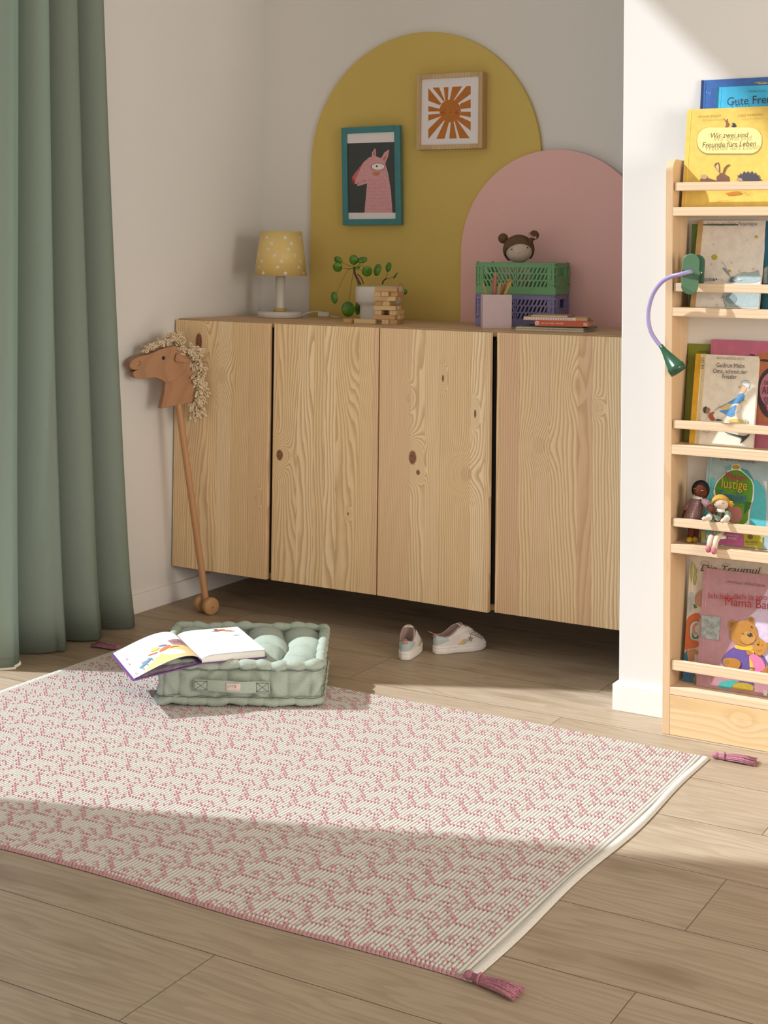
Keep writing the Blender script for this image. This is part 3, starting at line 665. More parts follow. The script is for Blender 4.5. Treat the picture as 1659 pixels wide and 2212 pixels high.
# ------------------------------------------------------------------ folding crates
def crate_parts(mat, mat2, t):
    L, Wd, H = .262, .165, .1015; e = .004
    fl = MB().box((0, 0, 0), (L, Wd, .003)); fl.box((.006, .006, .001), (L-.006, Wd-.006, .006)); obj('crate_floor', fl, mat, t)
    ZS = (.026, .094)
    def panel(fn, w, hand):
        mb = MB()
        def B(a0, a1, z0, z1, d0=0, d1=.0035, m=0):
            pts = [(a0, z0), (a1, z0), (a1, z1), (a0, z1)]; mb.prism(pts, lambda a, b, q: fn(a, b, q), d0, d1, m)
        B(0, w, .0025, .024, -.0015, .004); B(.014, w-.014, .088, H, -.001, .004); B(.0, w, .0985, H, -.003, .004)
        B(0, .026, .024, H); B(w-.026, w, .024, H); B(.004, .010, .03, .09, -.003, 0); B(w-.010, w-.004, .03, .09, -.003, 0)
        for zz in (.036, .066, .09): B(-.001, .024, zz-.002, zz+.002, -.004, 0); B(w-.024, w+.001, zz-.002, zz+.002, -.004, 0)
        B(.014, .024, .05, .08, -.0035, 0); B(w-.024, w-.014, .05, .08, -.0035, 0)
        for hx in (.3, .7): B(w*hx-.008, w*hx+.008, .018, .0255, -.003, 0)
        if hand:
            B(.026, w-.026, .024, .058); B(.026, .045, .058, .088); B(w-.045, w-.026, .058, .088)
            B(.045, w-.045, .056, .0605, -.0025, .004); B(.043, .0455, .058, .088, -.0025, .004); B(w-.0455, w-.043, .058, .088, -.0025, .004)
            for k in range(2):
                for s0, sg in ((.034+k*.007, 1), (w-.034-k*.007, -1)): mb.prism([(s0, .03), (s0+.0012*sg, .03), (s0+.004*sg, .048), (s0+.0028*sg, .048)][::sg], fn, -.0006, .0002, 0)
        else:
            c = w/2; B(c-.002, c+.002, .024, .088); rows = [(.0255, .0435), (.0475, .0655), (.0695, .0865)]
            for r0, r1 in ((.024, .0255), (.0435, .0475), (.0655, .0695), (.0865, .088)): B(.026, w-.026, r0, r1)
            for z0, z1 in rows:
                for sg in (-1, 1):
                    n = 8; span = c-.002-.026
                    for i in range(n+1):
                        a0 = .026+.0045+span*i/n if sg > 0 else 0
                        # bars lean outwards from the middle; slots between them stay open
                        q0 = span*i/n; bw = span/n*.50
                        lo, hi = q0, q0+.0075
                        def X(v): v = min(max(v, 0), span); return c+sg*(.002+v)
                        p = [(X(lo-bw/2), z0), (X(lo+bw/2), z0), (X(hi+bw/2), z1), (X(hi-bw/2), z1)]
                        if abs(p[0][0]-p[1][0]) < 1e-4 and abs(p[2][0]-p[3][0]) < 1e-4: continue
                        mb.prism(p if sg > 0 else p[::-1], fn, 0, .0035)
                    p = [(X(0), z0), (X(0), z1), (X(.0075-bw/2), z1)]
        obj('side_panel', mb, mat, t, fixn=True)
    panel(lambda a, b, q: (a, q, b), L, False); panel(lambda a, b, q: (L-a, Wd-q, b), L, False)
    panel(lambda a, b, q: (L-q, a, b), Wd, True); panel(lambda a, b, q: (q, Wd-a, b), Wd, True)
    pg = MB()
    for a, b in ((.004, .004), (L-.004, .004), (.004, Wd-.004), (L-.004, Wd-.004)): pg.lathe([(0, H), (.0035, H), (.0028, H+.004), (0, H+.004)], 10, c=(a, b, 0))
    obj('corner_peg', pg, mat, t)
c1 = thing('folding_crate', 'lilac plastic folding crate standing under the green one', 'crate', (1.003, -.243, TOP), math.radians(9), group='small folding crates')
crate_parts(plain('lilac_plastic', (.24, .215, .42), .45, .03, 60), None, c1)
c2 = thing('folding_crate', 'green plastic folding crate on top, with a doll looking out', 'crate', (1.004, -.244, TOP+.1022), math.radians(8), group='small folding crates')
crate_parts(plain('leaf_green_plastic', (.15, .36, .16), .45, .03, 60), None, c2)
# ------------------------------------------------------------------ doll in the crate
def bun_doll():
    Yd = -.165; hc = on(1120.5, 541, 1, Yd); zb = TOP+.1020+.0063
    t = thing('rag_doll', 'cloth doll with two brown hair buns peeking out of the green crate', 'doll', (hc.x, Yd, zb))
    skin = fabric('doll_skin_cloth', (.56, .46, .37), 1800, .15, .05); brown = fabric('doll_brown_hair_felt', (.135, .080, .042), 1500, .3, .2); pk = fabric('doll_pink_cloth', (.50, .27, .26), 1700, .2, .08)
    h = hc.z-zb; z = lambda q: h+q
    mb = MB().ball((0, 0, z(.002)), (.0465, .038, .0425), 0, 30, 18)
    mb.tube([(0, 0, z(-.045)), (0, .004, z(-.060)), (0, .006, z(-.085)), (0, .008, .03)], [.015, .019, .026, .03], 18)
    mb.tube([(.018, 0, z(-.058)), (.038, -.004, z(-.078)), (.042, -.01, .03)], [.011, .0115, .010], 12); mb.tube([(-.018, 0, z(-.058)), (-.038, -.004, z(-.078)), (-.042, -.01, .03)], [.011, .0115, .010], 12)
    mb.tube([(.014, -.005, .035), (.02, -.025, .012), (.022, -.042, .014)], [.013, .012, .011], 12); mb.tube([(-.014, -.005, .035), (-.02, -.025, .012), (-.022, -.042, .014)], [.013, .012, .011], 12)
    obj('body', mb, skin, t)
    rot = Euler((0, math.radians(-6), math.radians(18))).to_matrix()
    hr = MB()
    def cap(u, v):
        g = 2*PI*v; el = PI/2-(PI*.5)*u*(1.0+.35*math.sin(g) if math.sin(g) > 0 else 1.0)
        fr = max(0, -math.sin(g)); el = PI/2-u*(PI*.74-fr**.7*(PI*.37)-.10*fr*math.cos(g))
        r = 1.07; return rot @ Vector((.0465*r*math.cos(el)*math.cos(g), .0385*r*math.cos(el)*math.sin(g), .0435*r*math.sin(el)))+Vector((0, 0, z(.003)))
    hr.grid(cap, 12, 40, 0, True, cv=True); o = obj('hair', hr, brown, t, solid=.003)
    for sx, px, py, r in ((-1, 1087, 515, .0165), (1, 1154, 508, .0155)):
        c = on(px, py, 1, Yd); b = MB().ball(Vector(c)-Vector((hc.x, Yd, zb)), (r, r, r*1.02), 0, 18, 10); 
        b.tube([Vector(c)-Vector((hc.x, Yd, zb)), Vector((sx*.030, 0, z(.012)))], .008, 10); obj('hair_bun', b, brown, t)
    c = Vector(on(1150, 512, 1, Yd-.03))-Vector((hc.x, Yd, zb)); bw = MB()
    for s_ in (-1, 1):
        bw.add([c, c+Vector((s_*.013, .001, .009+s_*-.006)), c+Vector((s_*.015, 0, -.004-s_*.006)), c+Vector((s_*.007, -.004, -.001))], [(0, 1, 3), (0, 3, 2), (1, 2, 3)])
    bw.ball(c, .0035, 0, 10, 6); obj('bow', bw, pk, t, solid=.002)
    dr = MB().lathe([(.0165, z(-.048)), (.021, z(-.056)), (.030, z(-.075)), (.038, .03), (.044, .012), (.0, .012)], 28, c=(0, .003, 0)); obj('dress', dr, pk, t)
    fc = MB(); blk = plain('embroidery_black', (.02, .012, .01), .6)
    def onface(px, py, r, m=0):
        # put a small bead where the ray through the photo point meets the head
        k = _F+_R*((px-829.5)/FPX)+_D*((py-CYP)/FPX); o_ = CAM-Vector((hc.x, Yd, zb+z(.002))); S = Vector((1/.0465, 1/.038, 1/.0425))
        a = Vector([k[i]*S[i] for i in range(3)]); b = Vector([o_[i]*S[i] for i in range(3)]); A = a.dot(a); B = 2*a.dot(b); C = b.dot(b)-1; D = B*B-4*A*C
        if D < 0: return
        q = CAM+k*((-B-math.sqrt(D))/(2*A)); fc.ball(q-Vector((hc.x, Yd, zb)), r, m, 10, 6)
    for q in ((1105.5, 539), (1139.5, 535)): onface(*q, .0026)
    for cx_, cy_ in ((1110, 544.5), (1136, 541.5)):
        for k in range(8): onface(cx_+3.3*math.cos(k*2.4)*math.sqrt((k+.5)/8), cy_+3*math.sin(k*2.4)*math.sqrt((k+.5)/8), .0005, 1)
    for k in range(7): onface(1121.5+(k-3)*.75, 546.5+(.9-((k-3)/3)**2*.9), .0006, 1)
    obj('face_embroidery', fc, [blk, plain('embroidery_brown', (.2, .09, .06), .7)], t)
bun_doll()
# ------------------------------------------------------------------ pencil cup and pencils
def pencils():
    c = on(1072, 706, 2, TOP); yaw = -YAW
    P = Vector((1.128, -.355, TOP)); P = Vector((on(1072, 650, 1, -.345).x, -.345, TOP)); s_ = .0445
    t = thing('pencil_cup', 'square pale lilac pencil cup in front of the crates', 'cup', P, math.radians(30))
    lil = plain('pale_lilac_card', (.66, .51, .53), .6, .02, 30); Hc = .1045
    mb = MB().box((-s_, -s_, 0), (s_, s_, .002)); w = .0018
    mb.box((-s_, -s_, .002), (s_, -s_+w, Hc)); mb.box((-s_, s_-w, .002), (s_, s_, Hc)); mb.box((-s_, -s_+w, .002), (-s_+w, s_-w, Hc)); mb.box((s_-w, -s_+w, .002), (s_, s_-w, Hc))
    obj('cup_body', mb, lil, t, bevel=.0005)
    wood = (.50, .27, .105)
    L = [((1051, 636), (1042.5, 607), .0036, wood, (.25, .05, .03), 'thin light brown pencil leaning out at the far left of the cup'), ((1069, 636), (1071, 585), .0052, (.50, .18, .13), (.15, .04, .05), 'tall thick reddish pencil standing in the lilac cup'), ((1064, 636), (1065, 597), .0040, (.45, .2, .12), (.01, .01, .01), 'black-topped pencil close behind the thick reddish one'),
         ((1077, 636), (1081, 609), .0046, wood, (.55, .42, .12), 'short light brown pencil right of the thick reddish one'), ((1083, 636), (1091, 605), .0040, (.42, .19, .10), (.3, .1, .05), 'brown pencil in the middle of the cup, tip at the crate slots'), ((1087, 636), (1103, 598), .0042, (.42, .25, .06), (.30, .10, .04), 'ochre pencil leaning right behind the yellow-tipped one'), ((1091, 636), (1105, 606), .0048, (.55, .33, .10), (.75, .50, .02), 'yellow-tipped pencil leaning right at the cup edge')]
    for i, (b, tp, r, cw, ct, lab) in enumerate(L):
        yy = P.y+(-.015, -.005, .02, -.02, .012, .018, -.012)[i]; B = on(*b, 1, yy); T_ = on(*tp, 1, yy); d = (T_-B).normalized()
        bot = B-d*((B.z-TOP-.005)/d.z); o = MB(); q = d.to_track_quat('Z', 'Y').to_matrix(); Lg = (T_-bot).length
        o.lathe([(0, 0), (r, 0), (r, Lg-.014), (r*.35, Lg-.003), (0, Lg)][:3]+[], 8, 0, smooth=False, T=q)
        p = thing('pencil', lab, 'pencil', bot, group='pencils in the lilac cup')
        obj('shaft', o, plain('pencil_wood_%d' % i, cw, .5, .06), p)
        o2 = MB().lathe([(r, Lg-.014), (r*.4, Lg-.004)], 8, 0, smooth=False, T=q); obj('sharpened_wood', o2, plain('pencil_cone_%d' % i, tuple(min(1, a*1.15) for a in cw), .6), p)
        o3 = MB().lathe([(r*.4, Lg-.004), (.0003, Lg)], 8, 0, smooth=False, T=q); obj('lead_tip', o3, plain('pencil_lead_%d' % i, ct, .4), p)
pencils()
# ------------------------------------------------------------------ books lying on the cabinet
PAGE = plain('book_pages', (.66, .58, .44), .8, .10, 500)
PAGEW = plain('white_book_pages', (.80, .78, .74), .8, .05, 500)
def flatbook(label, pl_, pr_, y, z0, th, depth, rz, cov, spine_extra=None, name='book', hard=True):
    a, b = on(*pl_, 1, y), on(*pr_, 1, y); w = (b.x-a.x)/math.cos(rz)
    t = thing(name, label, 'book', (a.x, y, z0), rz, group='books lying in front of the crates'); c = .0012
    mb = MB().box((0, 0, 0), (w, depth, c)); mb.box((0, 0, th-c), (w, depth, th)); mb.box((0, 0, c), (w, c*1.2, th-c)) if hard else None
    obj('cover', mb, cov, t, bevel=.0003)
    obj('pages', MB().box((.003, c*1.2 if hard else .001, c), (w-.003, depth-.003, th-c)), PAGE, t)
    return t, w
def cabinet_books():
    rz = math.radians(10); z = TOP
    gp = plain('grey_green_cover', (.30, .30, .20), .6, .1, 60); wb_ = plain('beige_cover', (.55, .46, .34), .6, .1, 60)
    t, w = flatbook('thin cream picture book at the bottom of the pile', (1112, 715), (1252, 715), -.44, z, .0062, .19, rz, wb_, hard=False)
    t, w = flatbook('thin grey-green picture book, second from the bottom', (1113, 709), (1252, 709), -.435, z+.0064, .0056, .20, rz, gp, hard=False)
    t, w = flatbook('dark thin booklet just under the red book', (1126, 704), (1250, 704), -.42, z+.0122, .003, .12, rz, plain('dark_cover', (.07, .055, .06), .5), hard=False)
    t, w = flatbook('thick orange-red paperback in the pile', (1155, 700), (1262, 700), -.43, z+.0154, .0172, .11, math.radians(14), plain('orange_red_cover', (.60, .095, .030), .4, .03))
    M = wmat(t); p = M @ Vector((0, 0, 0)); u = M.to_3x3() @ Vector((1, 0, 0)); pl = Plane(p, u, (0, 0, 1))
    P = lambda a, b: pl.at(a, b)
    def quads(rs, col, nm, par, lay=1): 
        mb = MB()
        for poly in rs: mb.add([P(a, b)+pl.n*(pl.gap*lay) for a, b in poly], [tuple(range(len(poly)))])
        obj(nm, mb, col, par, world=True)
    wh = plain('print_white', (.72, .68, .62), .5)
    quads([[(.007+.0062*math.cos(g), .0085+.0062*math.sin(g)) for g in [2*PI*i/16 for i in range(16)]]], wh, 'spine_emblem', t)
    r3 = plain('emblem_red', (.6, .15, .08), .5)
    quads([[(.0045, .006), (.006, .006), (.006, .011), (.0045, .011)], [(.0075, .006), (.0095, .006), (.0095, .011), (.0075, .011)]], r3, 'spine_emblem', t, 2)
    quads([[(w-.017, .004), (w-.006, .004), (w-.006, .0125), (w-.017, .0125)]], wh, 'spine_label', t)
    quads([[(w-.0155, .0055), (w-.0075, .0055), (w-.0075, .0070), (w-.0155, .0070)], [(w-.0155, .0092), (w-.0075, .0092), (w-.0075, .0107), (w-.0155, .0107)]], r3, 'spine_label', t, 2)
    mb = MB(); r = random.Random(4); x = .020
    for n_ in (5, 4, 2, 8, 0, 6, 5):
        for _ in range(n_): mb.add([P(x, .0075), P(x+.0011, .0075), P(x+.0011, .0075+r.choice((.0022, .0032))), P(x, .0102)], [(0, 1, 2, 3)]); x += .0017
        x += .0025
    obj('spine_lettering', mb, wh, t, world=True)
    t, w = flatbook('book with a pink and white chevron spine on the pile', (1131, 688), (1255, 688), -.435, z+.0328, .0092, .11, math.radians(15), plain('apricot_cover', (.62, .38, .20), .5))
    M = wmat(t); pl2 = Plane(M @ Vector((0, 0, 0)), M.to_3x3() @ Vector((1, 0, 0)), (0, 0, 1)); wp = MB(); pk = MB()
    wp.add([pl2.at(a, b, .6) for a, b in ((0.0005, .0004), (w*.82, .0004), (w*.82, .0088), (0.0005, .0088))], [(0, 1, 2, 3)])
    n_ = 20
    for i in range(n_):
        x0 = .003+i*(w*.80-.006)/n_; d = .0036
        for s_ in (0, 1):
            y0, y1 = (.0046, .0084) if s_ else (.0046, .0008)
            q = [(x0, y0), (x0+.0022, y0), (x0+.0022+d, y1), (x0+d, y1)]; q = q if s_ else q[::-1]
            pk.add([pl2.at(a, b, 1.2) for a, b in q], [(0, 1, 2, 3)])
    obj('spine_band', wp, plain('print_offwhite', (.80, .72, .68), .5), t, world=True); obj('chevron_print', pk, plain('print_salmon', (.62, .20, .15), .5), t, world=True)
    flatbook('narrow tan notebook on top of the pile', (1146, 679), (1222, 679), -.42, z+.0422, .0062, .085, math.radians(10), plain('tan_cover', (.42, .27, .11), .6), hard=False)
cabinet_books()
# ------------------------------------------------------------------ hobby horse
def hobby_horse():
    A = Vector((.035, -.785, 0)); B = Vector((.150, -.545, 0)); u = (B-A).normalized(); pl = Plane(A, u, (0, 0, 1), .0005)
    t = thing('hobby_horse', 'wooden hobby horse with a cream yarn mane leaning at the cabinet corner', 'hobby horse', (.2, -.575, 0))
    Z = lambda x, y: (260+x/3.456, 480+y/3.456)
    head = [(58, 1040), (90, 1015), (150, 992), (190, 985), (280, 948), (360, 925), (420, 930), (470, 985), (478, 1040), (470, 1080), (440, 1130), (400, 1162), (330, 1195), (290, 1172), (240, 1155), (190, 1160), (140, 1167), (100, 1160), (78, 1130), (88, 1108), (122, 1098), (80, 1098), (52, 1075)]
    neck = [(395, 1020), (440, 1000), (500, 1000), (530, 1080), (545, 1180), (540, 1290), (525, 1345), (290, 1390), (305, 1330), (318, 1260), (325, 1180), (360, 1120)]
    wood = pine('cherry_toy_wood', 'X', 'Y', 2.9, lam=9, light=(.40, .195, .085), mid=(.33, .15, .06), dark=(.17, .07, .025), freq=3, pinkamt=0, contrast=.45, rough=.45)
    def slab(pts, d0, d1, name, bev, par=t, mat=wood):
        ps = [pl.hit(*Z(*q)) for q in pts]; nn = Vector((0, 0, 0))
        for i in range(len(ps)): nn += ps[i].cross(ps[(i+1) % len(ps)])
        if nn.dot(pl.n) < 0: ps = ps[::-1]
        n = len(ps); mb = MB(); vs = [p+pl.n*d0 for p in ps]+[p+pl.n*d1 for p in ps]
        mb.add(vs, [tuple(range(n))[::-1], tuple(range(n, 2*n))]); mb.add(vs, [(i, (i+1) % n, n+(i+1) % n, n+i) for i in range(n)], 0, False)
        return obj(name, mb, mat, par, world=True, bevel=bev, seg=4, fixn=True)
    def sm(pts, k=3): 
        n = len(pts); out = []
        for i in range(n):
            a, b, c, d = [Vector((*pts[(i+j-1) % n], 0)) for j in range(4)]
            for s_ in range(k):
                f = s_/k; q = .5*((2*b)+(c-a)*f+(2*a-5*b+4*c-d)*f*f+(3*b-a-3*c+d)*f**3); out.append((q.x, q.y))
        return out
    slab(neck, -.014, .012, 'neck', .003); slab(sm(head), -.018, .019, 'head', .008)
    ear = [(385, 1000), (400, 975), (440, 1000), (475, 1020), (470, 1045), (420, 1040), (385, 1035)]
    slab(sm(ear), .018, .028, 'ear', .004, mat=wood); slab(sm([(440, 905), (455, 860), (472, 880), (465, 920), (445, 930)]), -.022, -.012, 'ear', .003)
    c = pl.hit(*Z(303, 1011)); o = MB().ball(c+pl.n*.0185, (.0052, .0052, .0052), 0, 18, 12); obj('eye', o, plain('glass_eye', (.012, .012, .02), .08), t, world=True)
    rg = MB().tube([c+pl.n*.0192+pl.u*(.0055*math.cos(g))+pl.w*(.0055*math.sin(g)) for g in [2*PI*i/20 for i in range(20)]], .0009, 6, closed=True); obj('eye_ring', rg, plain('eye_ring_dark', (.06, .03, .02), .4), t, world=True)
    c = pl.hit(*Z(120, 1052)); ns = MB().tube([c+pl.n*.0192+pl.u*(.0055*math.cos(g))+pl.w*(.007*math.sin(g)) for g in [-2.4+4.4*i/14 for i in range(15)]], .0008, 6); obj('nostril', ns, plain('carved_dark_wood', (.12, .04, .015), .6), t, world=True)
    yarn = fabric('cream_mane_yarn', (.72, .58, .40), 1500, .5, .15); mane = MB(); r = random.Random(5)
    spine = [(165, 975), (200, 945), (250, 930), (300, 900), (345, 900), (375, 870), (400, 850), (425, 870), (430, 930), (440, 970), (500, 950), (540, 950), (560, 980), (540, 1040), (560, 1080), (570, 1130), (555, 1180), (580, 1230), (590, 1290), (560, 1340), (570, 1400), (560, 1440)]
    S = [pl.hit(*Z(*q)) for q in spine]
    def along(f): 
        f *= len(S)-1; i = min(int(f), len(S)-2); return S[i].lerp(S[i+1], f-i)
    for i in range(560):
        f = r.random()**.85; p = along(f); lim = .35
        d = r.uniform(-.010, .016) ; wdt = .004 if f < .25 else (.010 if f < .45 else .016)
        out = pl.u*(r.uniform(-.6, 1.1) if f > .45 else r.uniform(-.8, .8))+pl.w*(r.uniform(-.9, .35) if f > .45 else r.uniform(-.2, .9))+pl.n*r.uniform(-.6, 1.0)
        out.normalize(); L = r.uniform(.016, .028) if f > .2 else r.uniform(.010, .018)
        s0 = p+pl.n*d+pl.u*r.uniform(-wdt, wdt)+pl.w*r.uniform(-.006, .006); side = out.cross(Vector((r.uniform(-1, 1), r.uniform(-1, 1), r.uniform(-1, 1)))).normalized()*.0032
        pts = [s0-side*.8, s0+out*L*.6-side*1.2, s0+out*L+Vector((0, 0, -.003)), s0+out*L*.6+side*1.2, s0+side*.8]
        for q in pts:
            if q.y > -.5195: q.y = -.5195-r.uniform(0, .003)
            if q.x < .004: q.x = .004
        mane.tube(bez(pts, 9), .0023, 6)
    obj('mane', mane, yarn, t, world=True)
    stick = pine('beech_stick', 'X', 'Z', 5.5, lam=9, light=(.50, .27, .13), mid=(.43, .21, .09), freq=3, pinkamt=0, contrast=.4)
    top = pl.hit(*Z(430, 1330)); wf = on(460, 1311, 2, .0285); wbk = on(438, 1308, 2, .0285); mid = (wf+wbk)/2; mid = Vector((.198, -.578, .0285))
    obj('stick', MB().tube([mid+(mid-top).normalized()*.014, mid, top.lerp(mid, .5), top, top+(top-mid).normalized()*.02], .0112, 18), stick, t, world=True)
    ax = (Vector((.045, -.016, 0))).normalized(); end = pine('wheel_end_grain', 'Y', 'Z', 7.1, lam=9, light=(.55, .33, .16), mid=(.45, .25, .11), freq=5, pinkamt=0, contrast=.7)
    obj('axle', MB().tube([mid-ax*.036, mid+ax*.036], .005, 14), stick, t, world=True)
    q = ax.to_track_quat('Z', 'Y').to_matrix()
    for s_ in (-1, 1):
        w = MB().lathe([(0, -.011), (.024, -.011), (.0272, -.0085), (.0282, -.004), (.0282, .004), (.0272, .0085), (.024, .011), (0, .011)], 40, T=q, c=mid+ax*(s_*.0245)); obj('wheel', w, end, t, world=True)
hobby_horse()
# ------------------------------------------------------------------ floor cushion
def cushion():
    L, Wd, H = .421, .388, .116; rz = math.radians(29.9)
    t = thing('floor_cushion', 'sage green tufted mattress cushion with a carry handle, on the rug', 'cushion', (.6955, -1.457, .0078), rz)
    cl = fabric('sage_cotton', (.36, .415, .35), 1100, .35, .06, .9, big=60)
    mb = MB()
    def peri(s, off=0.):
        "point and outward normal on the rounded rectangle, s in 0..1"
        r = .022+max(off, 0); x0, y0, x1, y1 = -off, -off, L+off, Wd+off
        segs = [(x1-x0-2*r), PI/2*r, (y1-y0-2*r), PI/2*r]*2; tot = sum(segs); d = (s % 1)*tot
        cs = [(x0+r, y0), (x1-r, y0+r), (x1, y0+r), (x1-r, y1-r), (x1-r, y1), (x0+r, y1-r), (x0, y1-r), (x0+r, y0+r)]
        for i in range(8):
            if d <= segs[i] or i == 7:
                k = i//2
                if i % 2 == 0:
                    dr = [(1, 0), (0, 1), (-1, 0), (0, -1)][k]; n = [(0, -1), (1, 0), (0, 1), (-1, 0)][k]; return Vector((cs[i][0]+dr[0]*d, cs[i][1]+dr[1]*d, 0)), Vector((*n, 0))
                g = -PI/2+k*PI/2+d/r; return Vector((cs[i][0]+r*math.cos(g), cs[i][1]+r*math.sin(g), 0)), Vector((math.cos(g), math.sin(g), 0))
            d -= segs[i]
    NS = 28
    def pin(s, n, ph=0, w=.12):
        f = (s*n+ph+.18*math.sin(s*37)) % 1; return min(1, (math.sin(PI*f)+.02)**.45)
    def side(u, v):
        p, n = peri(u); z = .012+(H-.030)*v; b = .013*pin(u, NS, .3)*math.sin(PI*min(max(v, .0), 1))**.5-.010
        b += .0035*math.sin(2*PI*v*1.5+6*math.sin(u*40)); return p+n*b+Vector((0, 0, z))
    mb.grid(side, 28*14, 14, 0, True, cu=True)
    def rim(z0, ph, R, nn, out):
        def f(u, v):
            p, n = peri(u, out); k = pin(u, nn, ph); r = R*(.60+.40*k)*(1+.06*math.sin(u*211)); g = 2*PI*v
            zz = z0+.0022*math.sin(u*61+ph)+.0015*math.sin(u*133)
            return p+n*(r*math.cos(g))+Vector((0, 0, zz+r*.95*math.sin(g)))
        mb.grid(f, nn*14, 12, 0, True, cu=True, cv=True)
    rim(H-.008, .1, .0145, 34, -.002); rim(.0155, .6, .0135, 34, -.001)
    gx, gy = 4, 4
    def top(u, v):
        x, y = .004+(L-.008)*u, .004+(Wd-.008)*v
        uu = u*gx+.10*math.sin(v*7+1); vv = v*gy+.10*math.sin(u*8)
        a = abs(math.sin(PI*uu)); b = abs(math.sin(PI*vv)); h = (a*b)**.42
        crease = (a**.5*.35+b**.5*.35)*.5
        e = min(u, 1-u, v, 1-v); ed = min(1, e/.03)
        z = H-.036+.034*h+.016*crease; z += .0015*math.sin(uu*19+vv*3)*(1-h)
        return Vector((x, y, z*ed+(H-.010)*(1-ed)))
    mb.grid(top, 120, 120, 0, True)
    mb.add([(0.004, .004, .006), (L-.004, .004, .006), (L-.004, Wd-.004, .006), (.004, Wd-.004, .006)], [(3, 2, 1, 0)])
    obj('cushion_cover', mb, cl, t)
    seam = plain('seam_thread_green', (.12, .15, .115), .9, .1); sm = MB()
    for z0, out, R in ((H-.020, -.002, .0120), (.0265, -.001, .0105)):
        pts = []
        for i in range(400):
            p, n = peri(i/400, out); pts.append(p+n*(R*(.62+.38*pin(i/400, 34, .1 if z0 > .05 else .6))-.0012)+Vector((0, 0, z0+.0010*math.sin(i*.7))))
        sm.tube(pts, .0009, 5, closed=True)
    obj('piping_seam', sm, seam, t)
    # handle
    hb = MB(); x0, x1 = .095, .292
    def strap(u, v):
        x = x0+(x1-x0)*u; z = .058+.026*(v-.5)*1.15-.004*u; bow = 0 if u < .17 or u > .83 else math.sin(PI*(u-.17)/.66)
        return (x, -.0095-.013*bow-.0008*math.sin(v*PI), z+.003*bow*math.sin(u*5))
    hb.grid(strap, 50, 8, 0, True); h = obj('carry_handle', hb, cl, t, solid=.0022)
    st = MB()
    for a in (x0+.003, x1-.035):
        b = a+.032; q = [(a, .046), (b, .046), (b, .069), (a, .069)]
        lp = [(q[0], q[1]), (q[1], q[2]), (q[2], q[3]), (q[3], q[0]), (q[0], q[2]), (q[1], q[3])]
        for (xa, za), (xb, zb) in lp:
            st.tube([(xa+(xb-xa)*k/6, strap((xa+(xb-xa)*k/6-x0)/(x1-x0), .5)[1]-.0015, za+(zb-za)*k/6-.004*((xa-x0)/(x1-x0))) for k in range(7)], .0006, 4)
    obj('handle_stitching', st, seam, h)
    lb = MB(); xm = .180
    lb.grid(lambda u, v: (xm+.037*u, strap((xm+.037*u-x0)/(x1-x0), .5)[1]-.0026,   .0480+.0205*v-.001*u), 8, 2, 0, True)
    l_ = obj('label_patch', lb, plain('label_cotton', (.62, .52, .46), .8, .05, 400), h, solid=.0008); l_['label'] = 'small cream woven label on the handle'
    M = wmat(t); p0 = M @ Vector((xm, strap((xm+.024-x0)/(x1-x0), .5)[1]-.0034, .0505)); pl = Plane(p0, M.to_3x3() @ Vector((1, 0, 0)), (0, 0, 1))
    letters(l_, pl, 'LYTTE', (492, 1485.5), (510.5, 1486.5), (.05, .045, .045), 1.15, name='label_lettering', lay=1)
cushion()
